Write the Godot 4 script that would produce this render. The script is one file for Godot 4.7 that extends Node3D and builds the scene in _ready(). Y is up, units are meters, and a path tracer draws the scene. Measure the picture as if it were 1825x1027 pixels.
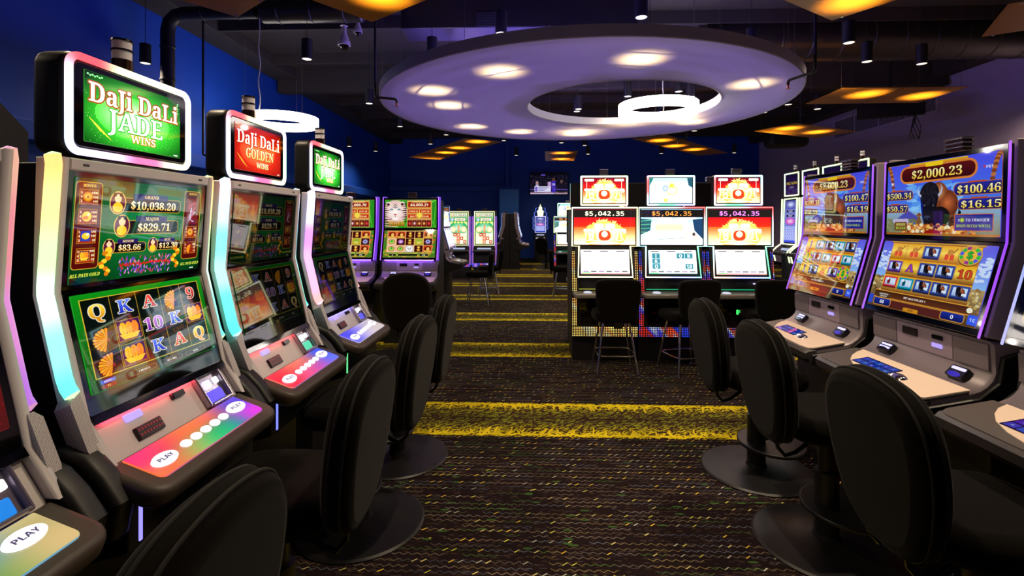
extends Node3D
# A casino floor: two rows of slot machines either side of a carpeted aisle, a bank of three across its end, a round ceiling cloud above.
# World: metres, y up, the aisle runs along -z from the camera. Machines are built facing +z, x to the player's right, origin on the floor below the face.

var _mats := {}
var _meshes := {}
var _taken := {}
var _tex := {}
var rng := RandomNumberGenerator.new()

# ---------------------------------------------------------------- mesh builder
class MB:
	var v := PackedVector3Array()
	var n := PackedVector3Array()
	var uv := PackedVector2Array()
	var xf := Transform3D()
	func tri(a: Vector3, b: Vector3, c: Vector3, na: Vector3, nb: Vector3, nc: Vector3, ua := Vector2.ZERO, ub := Vector2.ZERO, uc := Vector2.ZERO) -> void:
		if (b - a).cross(c - a).dot(na + nb + nc) > 0.0:
			var t := b; b = c; c = t
			t = nb; nb = nc; nc = t
			var u := ub; ub = uc; uc = u
		v.append_array(PackedVector3Array([xf * a, xf * b, xf * c]))
		n.append_array(PackedVector3Array([(xf.basis * na).normalized(), (xf.basis * nb).normalized(), (xf.basis * nc).normalized()]))
		uv.append_array(PackedVector2Array([ua, ub, uc]))
	func quad(p: Array, q: Array, u := [Vector2(0, 0), Vector2(1, 0), Vector2(1, 1), Vector2(0, 1)]) -> void:
		tri(p[0], p[1], p[2], q[0], q[1], q[2], u[0], u[1], u[2])
		tri(p[0], p[2], p[3], q[0], q[2], q[3], u[0], u[2], u[3])
	func face(p: Array, u := [Vector2(0, 0), Vector2(1, 0), Vector2(1, 1), Vector2(0, 1)], from := Vector3.ZERO) -> void:
		var nn: Vector3 = (p[1] - p[0]).cross(p[2] - p[0]).normalized()
		var mid := Vector3.ZERO
		for x in p: mid += x
		if nn.dot(mid / p.size() - from) < 0.0: nn = -nn
		for k in range(1, p.size() - 1):
			tri(p[0], p[k], p[k + 1], nn, nn, nn, u[0], u[k % u.size()], u[(k + 1) % u.size()])
	# a box with chamfered edges
	func box(c: Vector3, s: Vector3, ch := 0.004) -> void:
		var h := s / 2.0
		ch = minf(ch, minf(h.x, minf(h.y, h.z)) * 0.9)
		var P := {}
		for i in 8:
			var g := Vector3(1 if i & 1 else -1, 1 if i & 2 else -1, 1 if i & 4 else -1)
			for a in 3:
				var q := g * (h - Vector3(ch, ch, ch))
				q[a] = g[a] * h[a]
				P[i * 3 + a] = c + q
		for a in 3:
			var b := (a + 1) % 3
			var d := (a + 2) % 3
			for sgn in 2:
				var i0 := (1 << a) * sgn
				face([P[i0 * 3 + a], P[(i0 | (1 << b)) * 3 + a], P[(i0 | (1 << b) | (1 << d)) * 3 + a], P[(i0 | (1 << d)) * 3 + a]], [Vector2(0, 0), Vector2(1, 0), Vector2(1, 1), Vector2(0, 1)], c)
				for s2 in 2:
					var e0 := (1 << b) * sgn + (1 << d) * s2
					var e1 := e0 | (1 << a)
					face([P[e0 * 3 + b], P[e1 * 3 + b], P[e1 * 3 + d], P[e0 * 3 + d]], [Vector2.ZERO], c)
		for i in 8:
			face([P[i * 3], P[i * 3 + 1], P[i * 3 + 2]], [Vector2.ZERO], c)
	# turned about y: profile of (radius, height)
	func lathe(pr: Array, seg := 24, c := Vector3.ZERO, a0 := 0.0, a1 := TAU) -> void:
		for k in pr.size() - 1:
			var p0: Vector2 = pr[k]
			var p1: Vector2 = pr[k + 1]
			var t := (p1 - p0).normalized()
			var nr := t.y
			var ny := -t.x
			for i in seg:
				var b0 := a0 + (a1 - a0) * i / seg
				var b1 := a0 + (a1 - a0) * (i + 1) / seg
				var d0 := Vector3(cos(b0), 0, sin(b0))
				var d1 := Vector3(cos(b1), 0, sin(b1))
				var n0 := d0 * nr + Vector3(0, ny, 0)
				var n1 := d1 * nr + Vector3(0, ny, 0)
				var A := c + d0 * p0.x + Vector3(0, p0.y, 0)
				var B := c + d1 * p0.x + Vector3(0, p0.y, 0)
				var C := c + d1 * p1.x + Vector3(0, p1.y, 0)
				var D := c + d0 * p1.x + Vector3(0, p1.y, 0)
				if p0.x > 1e-5: tri(A, B, C, n0, n1, n1, Vector2(float(i) / seg, 0), Vector2(float(i + 1) / seg, 0), Vector2(float(i + 1) / seg, 1))
				if p1.x > 1e-5: tri(A, C, D, n0, n1, n0, Vector2(float(i) / seg, 0), Vector2(float(i + 1) / seg, 1), Vector2(float(i) / seg, 1))
	# round bar along points; ra across, rb along the up hint
	func tube(path: Array, ra: float, seg := 8, closed := false, rb := 0.0, hint := Vector3.UP) -> void:
		var N := path.size()
		var total := 0.0
		var at := [0.0]
		for i in range(1, N): total += path[i].distance_to(path[i - 1]); at.append(total)
		if closed: total += path[0].distance_to(path[N - 1])
		var rings := []
		var nrm := []
		if rb == 0.0: rb = ra
		var last := hint
		for i in N:
			var a: Vector3 = path[(i - 1 + N) % N] if closed or i > 0 else path[i]
			var b: Vector3 = path[(i + 1) % N] if closed or i < N - 1 else path[i]
			var t := (b - a).normalized()
			var sde := t.cross(last)
			if sde.length() < 0.05: sde = t.cross(Vector3(0.3, 0.2, 0.9))
			sde = sde.normalized()
			var up := sde.cross(t).normalized()
			if rb == ra: last = up
			var r := []
			var q := []
			for k in seg:
				var f := TAU * k / seg
				r.append(path[i] + sde * cos(f) * ra + up * sin(f) * rb)
				q.append((sde * cos(f) * rb + up * sin(f) * ra).normalized())
			rings.append(r); nrm.append(q)
		for i in (N if closed else N - 1):
			var j := (i + 1) % N
			var u0: float = at[i] / total
			var u1: float = (at[j] if j > 0 else total) / total
			for k in seg:
				var m := (k + 1) % seg
				quad([rings[i][k], rings[j][k], rings[j][m], rings[i][m]], [nrm[i][k], nrm[j][k], nrm[j][m], nrm[i][m]], [Vector2(u0, 0.5), Vector2(u1, 0.5), Vector2(u1, 0.5), Vector2(u0, 0.5)])
		if not closed:
			for e in [0, N - 1]:
				var t2: Vector3 = (path[0] - path[1]).normalized() if e == 0 else (path[N - 1] - path[N - 2]).normalized()
				var tip: Vector3 = path[e] + t2 * minf(ra, rb) * 0.6
				for k in seg:
					var m := (k + 1) % seg
					tri(rings[e][k], rings[e][m], tip, (nrm[e][k] + t2) / 2, (nrm[e][m] + t2) / 2, t2, Vector2(float(e) / (N - 1), 0.5), Vector2(float(e) / (N - 1), 0.5), Vector2(float(e) / (N - 1), 0.5))
	# an outline (counter-clockwise in xy) carried along z with a profile of (inset, z); caps at both ends
	func slab(o: PackedVector2Array, pr: Array, caps := 3) -> void:
		var N := o.size()
		var en := []
		for i in N:
			var d := (o[(i + 1) % N] - o[i]).normalized()
			en.append(Vector2(d.y, -d.x))
		var mi := []
		var sm := []
		for i in N:
			var a: Vector2 = en[(i - 1 + N) % N]
			var b: Vector2 = en[i]
			var m2 := (a + b).normalized()
			mi.append(m2 / maxf(m2.dot(b), 0.3))
			sm.append(m2 if a.dot(b) > 0.76 else Vector2.ZERO)
		var pn := []
		for k in pr.size() - 1:
			var t := Vector2(-(pr[k + 1].x - pr[k].x), pr[k + 1].y - pr[k].y).normalized()
			pn.append(Vector2(t.y, -t.x))
		for k in pr.size() - 1:
			var na: Vector2 = pn[k]
			var nb: Vector2 = pn[k]
			if k > 0 and pn[k - 1].dot(na) > 0.7: na = (na + pn[k - 1]).normalized()
			if k < pn.size() - 1 and pn[k + 1].dot(nb) > 0.7: nb = (pn[k] + pn[k + 1]).normalized()
			for i in N:
				var j := (i + 1) % N
				var ni: Vector2 = en[i] if sm[i] == Vector2.ZERO else sm[i]
				var nj: Vector2 = en[i] if sm[j] == Vector2.ZERO else sm[j]
				var A: Vector2 = o[i] - mi[i] * pr[k].x
				var B: Vector2 = o[j] - mi[j] * pr[k].x
				var C: Vector2 = o[j] - mi[j] * pr[k + 1].x
				var D: Vector2 = o[i] - mi[i] * pr[k + 1].x
				quad([Vector3(A.x, A.y, pr[k].y), Vector3(B.x, B.y, pr[k].y), Vector3(C.x, C.y, pr[k + 1].y), Vector3(D.x, D.y, pr[k + 1].y)],
					[Vector3(ni.x * na.x, ni.y * na.x, na.y), Vector3(nj.x * na.x, nj.y * na.x, na.y), Vector3(nj.x * nb.x, nj.y * nb.x, nb.y), Vector3(ni.x * nb.x, ni.y * nb.x, nb.y)],
					[Vector2(float(i) / N, 0.03), Vector2(float(i + 1) / N, 0.03), Vector2(float(i + 1) / N, 0.03), Vector2(float(i) / N, 0.03)])
		var lo := o[0]
		var hi := o[0]
		for p in o:
			lo = lo.min(p); hi = hi.max(p)
		for e in 2:
			if not caps & (1 << e): continue
			var k: int = 0 if e == 0 else pr.size() - 1
			var ring := PackedVector2Array()
			for i in N: ring.append(o[i] - mi[i] * pr[k].x)
			var t := Geometry2D.triangulate_polygon(ring)
			if t.is_empty():   # a pinched corner: fan it from the middle
				var mid := Vector2.ZERO
				for q in ring: mid += q / N
				ring.append(mid)
				for i in N: t.append_array(PackedInt32Array([i, (i + 1) % N, N]))
			var nz := Vector3(0, 0, -1 if e == 0 else 1)
			for i in range(0, t.size(), 3):
				var q := []
				var u := []
				for x in 3:
					var p := ring[t[i + x]]
					q.append(Vector3(p.x, p.y, pr[k].y))
					u.append(Vector2(0.008 + 0.984 * (p.x - lo.x) / (hi.x - lo.x), 0.992 - 0.984 * (p.y - lo.y) / (hi.y - lo.y)))
				tri(q[0], q[1], q[2], nz, nz, nz, u[0], u[1], u[2])
	# a band of width w just inside an outline, thickness th; u runs round the outline
	func band(o: PackedVector2Array, w: float, th: float) -> void:
		var N := o.size()
		var inn := PackedVector2Array()
		var total := 0.0
		var at := [0.0]
		for i in N:
			var a := (o[i] - o[(i - 1 + N) % N]).normalized()
			var b := (o[(i + 1) % N] - o[i]).normalized()
			var m2 := (Vector2(a.y, -a.x) + Vector2(b.y, -b.x)).normalized()
			inn.append(o[i] - m2 * w / maxf(m2.dot(Vector2(b.y, -b.x)), 0.3))
			total += o[i].distance_to(o[(i + 1) % N]); at.append(total)
		for i in N:
			var j := (i + 1) % N
			var u0 := Vector2(at[i] / total, 0.5)
			var u1 := Vector2(at[i + 1] / total, 0.5)
			var A := Vector3(o[i].x, o[i].y, th); var B := Vector3(o[j].x, o[j].y, th)
			var C := Vector3(inn[j].x, inn[j].y, th); var D := Vector3(inn[i].x, inn[i].y, th)
			var z := Vector3(0, 0, 1)
			quad([A, B, C, D], [z, z, z, z], [u0, u1, u1, u0])
			var e := (B - A).normalized()
			var on := Vector3(e.y, -e.x, 0)
			var d := Vector3(0, 0, -th)
			quad([A, B, B + d, A + d], [on, on, on, on], [u0, u1, u1, u0])
			quad([D, C, C + d, D + d], [-on, -on, -on, -on], [u0, u1, u1, u0])
	func mesh() -> ArrayMesh:
		var a := []
		a.resize(Mesh.ARRAY_MAX)
		a[Mesh.ARRAY_VERTEX] = v; a[Mesh.ARRAY_NORMAL] = n; a[Mesh.ARRAY_TEX_UV] = uv
		var m := ArrayMesh.new()
		m.add_surface_from_arrays(Mesh.PRIMITIVE_TRIANGLES, a)
		return m

# ---------------------------------------------------------------- outlines and cached meshes
func rrect(w: float, h: float, r: float, seg := 5) -> PackedVector2Array:
	var o := PackedVector2Array()
	for q in 4:
		var c := Vector2((w / 2 - r) * (1 if q == 0 or q == 3 else -1), (h / 2 - r) * (1 if q < 2 else -1))
		for i in seg + 1:
			var a := PI / 2 * (q + float(i) / seg)
			o.append(c + Vector2(cos(a), sin(a)) * r)
	return o

func oval(rx: float, ry: float, seg := 20) -> PackedVector2Array:
	var o := PackedVector2Array()
	for i in seg: o.append(Vector2(cos(TAU * i / seg) * rx, sin(TAU * i / seg) * ry))
	return o

# a smooth closed outline through half an outline (x >= 0, from the bottom up), mirrored
func mirrored(half: Array, sub := 4) -> PackedVector2Array:
	var p := half.duplicate()
	for i in range(half.size() - 1, -1, -1):
		if half[i].x > 1e-6: p.append(Vector2(-half[i].x, half[i].y))
	var o := PackedVector2Array()
	var N := p.size()
	for i in N:
		for k in sub:
			o.append(p[i].cubic_interpolate(p[(i + 1) % N], p[(i - 1 + N) % N], p[(i + 2) % N], float(k) / sub))
	return o

func soft(th: float, r: float, n := 4) -> Array:   # rounded-edge profile for slab()
	var pr := []
	for i in n + 1:
		var a := PI / 2 * i / n
		pr.append(Vector2(r * (1 - sin(a)), -th / 2 + r * (1 - cos(a))))
	for i in n + 1:
		var a := PI / 2 * i / n
		pr.append(Vector2(r * (1 - cos(a)), th / 2 - r * (1 - sin(a))))
	return pr

func hard(th: float, c := 0.002) -> Array:   # chamfered plate whose back lies on z = 0
	return [Vector2(0, 0), Vector2(0, th - c), Vector2(c, th)]

func cached(key: String, f: Callable) -> ArrayMesh:
	if not _meshes.has(key):
		var b := MB.new()
		f.call(b)
		_meshes[key] = b.mesh()
	return _meshes[key]

func plate(w: float, h: float, th: float, r := 0.004) -> ArrayMesh:
	return cached("plate%f,%f,%f,%f" % [w, h, th, r], func(b): b.slab(rrect(w, h, r, 3 if r < 0.02 else 6), hard(th, minf(0.002, th * 0.4))))

func oval_plate(rx: float, ry: float, th: float) -> ArrayMesh:
	return cached("oval%f,%f,%f" % [rx, ry, th], func(b): b.slab(oval(rx, ry), hard(th, minf(0.002, th * 0.4))))

func boxm(s: Vector3, ch := 0.004) -> ArrayMesh:
	return cached("box%s,%f" % [s, ch], func(b): b.box(Vector3.ZERO, s, ch))

func cyl(r: float, h: float, seg := 16) -> ArrayMesh:
	return cached("cyl%f,%f" % [r, h], func(b): b.lathe([Vector2(0, 0), Vector2(r, 0), Vector2(r, h), Vector2(0, h)], seg))

# a side outline given as (z, y), as wide as w along x
func sided(pts: Array, w: float, ch := 0.004) -> ArrayMesh:
	return cached("sided%s,%f" % [pts, w], func(b):
		b.xf = Transform3D(Basis(Vector3(0, 0, 1), Vector3(0, 1, 0), Vector3(-1, 0, 0)), Vector3.ZERO)
		var o := PackedVector2Array(pts)
		if Geometry2D.is_polygon_clockwise(o): o.reverse()
		b.slab(o, [Vector2(ch, -w / 2), Vector2(0, -w / 2 + ch), Vector2(0, w / 2 - ch), Vector2(ch, w / 2)]))

# the plane from a lower to an upper side point (z, y): x across, y up the slope, z outwards
func slope(top: Vector2, low: Vector2, x := 0.0) -> Transform3D:
	var d := Vector3(0, top.y - low.y, top.x - low.x).normalized()
	return Transform3D(Basis(Vector3.RIGHT, d, Vector3.RIGHT.cross(d)), Vector3(x, (top.y + low.y) / 2, (top.x + low.x) / 2))

# ---------------------------------------------------------------- materials
func std(c: Color, rough := 0.6, metal := 0.0, spec := 0.5) -> StandardMaterial3D:
	var k := "%s,%f,%f,%f" % [c, rough, metal, spec]
	if not _mats.has(k):
		var m := StandardMaterial3D.new()
		m.albedo_color = c; m.roughness = rough; m.metallic = metal; m.metallic_specular = spec
		_mats[k] = m
	return _mats[k]

func lit(c: Color, e: float) -> StandardMaterial3D:   # something that gives off light of one colour
	var k := "lit%s,%f" % [c, e]
	if not _mats.has(k):
		var m := StandardMaterial3D.new()
		m.albedo_color = Color(0.05, 0.05, 0.05); m.roughness = 0.3
		m.emission_enabled = true; m.emission = c; m.emission_energy_multiplier = e
		_mats[k] = m
	return _mats[k]

func shown(t: Texture2D, e: float, rough := 0.03) -> StandardMaterial3D:   # a glossy screen showing a picture, or a strip of coloured lights
	var k := "shown%s,%f,%f" % [t.get_instance_id(), e, rough]
	if not _mats.has(k):
		var m := StandardMaterial3D.new()
		m.albedo_color = Color(0.01, 0.01, 0.012); m.roughness = rough
		m.metallic_specular = 0.62 if rough < 0.1 else 0.5
		m.emission_enabled = true; m.emission = Color.WHITE; m.emission_operator = BaseMaterial3D.EMISSION_OP_MULTIPLY
		m.emission_texture = t; m.emission_energy_multiplier = e
		_mats[k] = m
	return _mats[k]

func ramp(key: String, cols: Array, round := true) -> ImageTexture:   # lamp colours blended into each other, round a frame or from end to end
	if not _tex.has(key):
		var im := Image.create(128, 4, false, Image.FORMAT_RGB8)
		for x in 128:
			var f := x / 128.0 * (cols.size() if round else cols.size() - 1)
			var a: Color = cols[int(f) % cols.size()]
			var b: Color = cols[(int(f) + 1) % cols.size()]
			im.fill_rect(Rect2i(x, 0, 1, 4), a.lerp(b, smoothstep(0.2, 0.8, f - int(f))))
		_tex[key] = ImageTexture.create_from_image(im)
	return _tex[key]

func grain(key: String, c0: Color, c1: Color, freq: float, rough: float, bump := 0.0, metal := 0.0, scale := 2.0) -> StandardMaterial3D:
	if not _mats.has(key):
		var nz := FastNoiseLite.new()
		nz.seed = 7; nz.frequency = freq; nz.fractal_octaves = 3
		var t := NoiseTexture2D.new()
		t.width = 256; t.height = 256; t.seamless = true; t.noise = nz
		var g := Gradient.new()
		g.set_color(0, c0); g.set_color(1, c1)
		t.color_ramp = g
		var m := StandardMaterial3D.new()
		m.albedo_texture = t; m.roughness = rough; m.metallic = metal
		m.uv1_triplanar = true; m.uv1_scale = Vector3.ONE * scale
		if bump > 0.0:
			m.heightmap_enabled = true; m.heightmap_texture = t; m.heightmap_scale = bump
		_mats[key] = m
	return _mats[key]

# ---------------------------------------------------------------- nodes
func numbered(called: String) -> String:
	var k: int = _taken.get(called, 0)
	_taken[called] = k + 1
	return called if k == 0 else "%s_%03d" % [called, k]

func thing(called: String, label: String, category: String, at := Vector3.ZERO, turn := 0.0, group := "") -> Node3D:
	var o := Node3D.new()
	o.name = numbered(called)
	add_child(o, true)
	o.position = at; o.rotation.y = turn
	o.set_meta("label", label); o.set_meta("category", category)
	if group: o.set_meta("group", group)
	return o

func part(p: Node3D, called: String, mesh: Mesh, m: Material, at := Transform3D(), label := "") -> MeshInstance3D:
	var o := MeshInstance3D.new()
	o.name = called; o.mesh = mesh; o.material_override = m; o.transform = at
	if label: o.set_meta("label", label)
	p.add_child(o, true)
	return o

func at(x: float, y: float, z: float, rx := 0.0, ry := 0.0, rz := 0.0) -> Transform3D:
	return Transform3D(Basis.from_euler(Vector3(rx, ry, rz)), Vector3(x, y, z))

func structure(called: String, mesh: Mesh, m: Material, where := Transform3D(), label := "", cat := "") -> MeshInstance3D:
	var o := part(self, called, mesh, m, where)
	o.set_meta("kind", "structure")
	if label: o.set_meta("label", label)
	if cat: o.set_meta("category", cat)
	return o

# the light of a glowing face: an area light as large as the face, just before it, for a face of that mean colour and radiance
func panel_light(p: Node3D, f: Transform3D, w: float, h: float, c: Color, radiance: float, off := 0.012) -> void:
	var l := AreaLight3D.new()
	l.name = "screen_light"
	l.area_size = Vector2(w, h); l.area_normalize_energy = true
	l.light_color = c; l.light_energy = radiance * w * h / PI
	l.area_range = 30.0; l.area_attenuation = 2.0; l.shadow_enabled = true
	p.add_child(l, true)
	l.transform = f * Transform3D(Basis(Vector3.UP, PI), Vector3(0, 0, off))

# ---------------------------------------------------------------- pictures for screens and print, drawn at twice their size
class Pic:
	static var glyphs := {}
	static var fonts := {}
	var im: Image
	var w: int
	var h: int
	var s := 2
	func _init(w_: int, h_: int, bg := Color.BLACK, s_ := 2) -> void:
		w = w_; h = h_; s = s_
		im = Image.create(w * s, h * s, false, Image.FORMAT_RGB8)
		im.fill(bg)
	func rect(x: float, y: float, ww: float, hh: float, c: Color) -> void:
		im.fill_rect(Rect2i(roundi(x * s), roundi(y * s), maxi(1, roundi(ww * s)), maxi(1, roundi(hh * s))), c)
	func vgrad(x: float, y: float, ww: float, hh: float, c0: Color, c1: Color) -> void:
		var n := roundi(hh * s)
		for i in n: im.fill_rect(Rect2i(roundi(x * s), roundi(y * s) + i, roundi(ww * s), 1), c0.lerp(c1, float(i) / n))
	func hgrad(x: float, y: float, ww: float, hh: float, c0: Color, c1: Color) -> void:
		var n := roundi(ww * s)
		for i in n: im.fill_rect(Rect2i(roundi(x * s) + i, roundi(y * s), 1, roundi(hh * s)), c0.lerp(c1, float(i) / n))
	func ell(cx: float, cy: float, rx: float, ry: float, c: Color) -> void:
		for y in range(ceili((cy - ry) * s), floori((cy + ry) * s) + 1):
			var f := (y + 0.5 - cy * s) / (ry * s)
			if absf(f) >= 1.0: continue
			var d := rx * s * sqrt(1.0 - f * f)
			im.fill_rect(Rect2i(roundi(cx * s - d), y, maxi(1, roundi(2 * d)), 1), c)
	func orb(cx: float, cy: float, rx: float, ry: float, c0: Color, c1: Color, n := 8) -> void:   # c0 in the middle
		for i in n: ell(cx, cy, rx * (1.0 - float(i) / n), ry * (1.0 - float(i) / n), c1.lerp(c0, float(i) / (n - 1)))
	func poly(p: Array, c: Color) -> void:
		var lo := 1e9
		var hi := -1e9
		for q in p:
			lo = minf(lo, q.y); hi = maxf(hi, q.y)
		for y in range(maxi(0, floori(lo * s)), mini(h * s, ceili(hi * s) + 1)):
			var yy := (y + 0.5) / s
			var xs := []
			for i in p.size():
				var a: Vector2 = p[i]
				var b: Vector2 = p[(i + 1) % p.size()]
				if (a.y <= yy) != (b.y <= yy): xs.append(a.x + (yy - a.y) / (b.y - a.y) * (b.x - a.x))
			xs.sort()
			for i in range(0, xs.size() - 1, 2):
				var x0 := roundi(xs[i] * s)
				var x1 := roundi(xs[i + 1] * s)
				if x1 > x0: im.fill_rect(Rect2i(x0, y, x1 - x0, 1), c)
	func line(ax: float, ay: float, bx: float, by: float, wd: float, c: Color) -> void:
		var d := Vector2(bx - ax, by - ay).normalized() * wd / 2
		var e := Vector2(-d.y, d.x)
		var a := Vector2(ax, ay)
		var b := Vector2(bx, by)
		poly([a + e, b + e, b - e, a - e], c)
	func rr(x: float, y: float, ww: float, hh: float, r: float, c: Color, c1 = null) -> void:
		var n := roundi(hh * s)
		for i in n:
			var f := (i + 0.5) / s
			var q := maxf(r - f, f - (hh - r))
			var d := r - sqrt(maxf(0.0, r * r - q * q)) if q > 0 else 0.0
			im.fill_rect(Rect2i(roundi((x + d) * s), roundi(y * s) + i, maxi(1, roundi((ww - 2 * d) * s)), 1), c if c1 == null else c.lerp(c1, float(i) / n))
	func pill(x: float, y: float, ww: float, hh: float, r: float, edge: Color, c: Color, b := 2.0, c1 = null) -> void:
		rr(x, y, ww, hh, r, edge)
		rr(x + b, y + b, ww - 2 * b, hh - 2 * b, maxf(0.5, r - b), c, c1)
	func star(cx: float, cy: float, r0: float, r1: float, n: int, c: Color, ph := 0.0) -> void:
		var p := []
		for i in n * 2:
			var a := PI * i / n + ph
			p.append(Vector2(cx, cy) + Vector2(sin(a), -cos(a)) * (r1 if i % 2 == 0 else r0))
		poly(p, c)
	static func font_of(k: int) -> Font:
		if not fonts.has(k):
			var f := SystemFont.new()
			f.font_names = PackedStringArray([["Droid Serif", "Droid Sans", "Droid Sans Mono"][k]])
			f.font_weight = 400 if k == 2 else 700
			fonts[k] = f
		return fonts[k]
	static func shape(t: String, k: int) -> PackedVector3Array:
		var m := TextMesh.new()
		m.text = t; m.font = font_of(k); m.font_size = 64; m.pixel_size = 1.0; m.depth = 0.0; m.curve_step = 3.0
		var a := m.get_mesh_arrays()
		var v: PackedVector3Array = a[Mesh.ARRAY_VERTEX]
		var o := PackedVector3Array()
		if a[Mesh.ARRAY_INDEX] != null:
			for i in a[Mesh.ARRAY_INDEX]: o.append(v[i])
		else: o = v
		return o
	# rows of pixels [y, x0, x1] of a line of text, capitals hp pixels high, about its centre; and its half width
	static func spans(t: String, k: int, hp: float, sx: float, slant: float) -> Array:
		var key := "%s|%d|%f|%f|%f" % [t, k, hp, sx, slant]
		if glyphs.has(key): return glyphs[key]
		if not glyphs.has(k):
			var lo := 1e9
			var hi := -1e9
			for q in shape("H", k):
				lo = minf(lo, q.y); hi = maxf(hi, q.y)
			glyphs[k] = Vector2((lo + hi) / 2, maxf(1.0, hi - lo))
		var cap: Vector2 = glyphs[k]
		var f := hp / cap.y
		var tri := shape(t, k)
		var out := PackedInt32Array()
		var half := 0.0
		for i in range(0, tri.size() - 2, 3):
			var p := []
			for x in 3:
				var q := Vector2(tri[i + x].x * f * sx, -(tri[i + x].y - cap.x) * f)
				q.x -= q.y * slant
				half = maxf(half, absf(q.x))
				p.append(q)
			var lo2 := minf(p[0].y, minf(p[1].y, p[2].y))
			var hi2 := maxf(p[0].y, maxf(p[1].y, p[2].y))
			for y in range(ceili(lo2 - 0.5), floori(hi2 - 0.5) + 1):
				var yy := y + 0.5
				var x0 := 1e9
				var x1 := -1e9
				for e in 3:
					var a: Vector2 = p[e]
					var b: Vector2 = p[(e + 1) % 3]
					if (a.y <= yy) != (b.y <= yy):
						var xx := a.x + (yy - a.y) / (b.y - a.y) * (b.x - a.x)
						x0 = minf(x0, xx); x1 = maxf(x1, xx)
				if x1 > x0: out.append_array(PackedInt32Array([y, roundi(x0), roundi(x1)]))
		glyphs[key] = [out, half]
		return glyphs[key]
	# o: f font, ow outline width, oc outline colour, c2 colour at the foot, w greatest width, sx stretch, al -1/0/1, arc, slant, sh shadow colour
	func text(t: String, cx: float, cy: float, hh: float, c: Color, o := {}) -> void:
		var sx: float = o.get("sx", 1.0)
		var k: int = o.get("f", 1)
		var sp := spans(t, k, hh * s, sx, o.get("sl", 0.0))
		if o.has("w") and sp[1] * 2 / s > o.w: sp = spans(t, k, hh * s, sx * o.w * s / (sp[1] * 2), o.get("sl", 0.0))
		var half: float = sp[1]
		var al: float = o.get("al", 0)
		var ox := cx * s - half * al
		var oy := cy * s
		var arc: float = o.get("arc", 0.0) * s
		var rows: PackedInt32Array = sp[0]
		var passes := []
		if o.has("ow"):
			var b: float = o.ow * s
			for i in 8: passes.append([cos(TAU * i / 8) * b, sin(TAU * i / 8) * b, o.oc])
		if o.has("sh"): passes.append([hh * s * 0.06, hh * s * 0.08, o.sh])
		passes.append([0.0, 0.0, null])
		for q in passes:
			for i in range(0, rows.size(), 3):
				var x0 := rows[i + 1] + roundi(ox + q[0])
				var y := rows[i] + roundi(oy + q[1])
				if arc != 0.0: y += roundi(arc * pow((rows[i + 1] + rows[i + 2]) / 2.0 / half, 2))
				var col = q[2]
				if col == null: col = c.lerp(o.c2, clampf(0.5 + rows[i] / (hh * s), 0, 1)) if o.has("c2") else c
				im.fill_rect(Rect2i(x0, y, maxi(1, rows[i + 2] - rows[i + 1]), 1), col)
	func tex() -> ImageTexture:
		if s > 1: im.resize(w, h, Image.INTERPOLATE_BILINEAR)
		return ImageTexture.create_from_image(im)

const GOLD := Color(1.0, 0.76, 0.16)
const GOLD2 := Color(0.82, 0.45, 0.05)
const CREAM := Color(1.0, 0.95, 0.75)

func gold_fan(p: Pic, cx: float, cy: float, r: float) -> void:
	for i in 11:
		var a0 := deg_to_rad(-75 + i * 16.0)
		var a1 := a0 + deg_to_rad(14)
		var o := Vector2(cx + r * 0.45, cy + r * 0.55)
		p.poly([o, o + Vector2(-cos(a0), -sin(a0)) * r * 1.35, o + Vector2(-cos((a0 + a1) / 2), -sin((a0 + a1) / 2)) * r * 1.46, o + Vector2(-cos(a1), -sin(a1)) * r * 1.35], Color(0.98, 0.66, 0.12) if i % 2 else Color(0.93, 0.55, 0.08))
	p.ell(cx + r * 0.55, cy + r * 0.62, r * 0.16, r * 0.2, Color(0.55, 0.12, 0.08))

func gold_ship(p: Pic, cx: float, cy: float, r: float) -> void:
	p.rect(cx - r, cy - r, 2 * r, 2 * r, Color(0.9, 0.62, 0.12)); p.rect(cx - r + 2, cy - r + 2, 2 * r - 4, 2 * r - 4, Color(0.25, 0.08, 0.3))
	for i in 3: p.ell(cx + (i - 1) * r * 0.5, cy - r * 0.15, r * 0.3, r * 0.62, Color(1.0, 0.75 - i * 0.1, 0.15))
	for i in 3: p.line(cx + (i - 1) * r * 0.5, cy - r * 0.75, cx + (i - 1) * r * 0.5, cy + r * 0.5, 1.2, Color(0.6, 0.25, 0.02))
	p.poly([Vector2(cx - r * 0.9, cy + r * 0.35), Vector2(cx + r * 0.9, cy + r * 0.35), Vector2(cx + r * 0.5, cy + r * 0.85), Vector2(cx - r * 0.55, cy + r * 0.85)], GOLD)

func gold_coin(p: Pic, cx: float, cy: float, r: float) -> void:
	p.orb(cx, cy, r, r, Color(1, 0.9, 0.4), Color(0.75, 0.42, 0.04), 6)
	p.rect(cx - r * 0.25, cy - r * 0.25, r * 0.5, r * 0.5, Color(0.6, 0.3, 0.02))

func blobs(p: Pic, x: float, y: float, w: float, h: float, n: int, r: float, cols: Array) -> void:   # a heap of small round things
	for i in n:
		var c: Color = cols[rng.randi() % cols.size()]
		p.ell(x + rng.randf() * w, y + rng.randf() * h, r * rng.randf_range(0.5, 1.2), r * rng.randf_range(0.5, 1.0), c)

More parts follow.
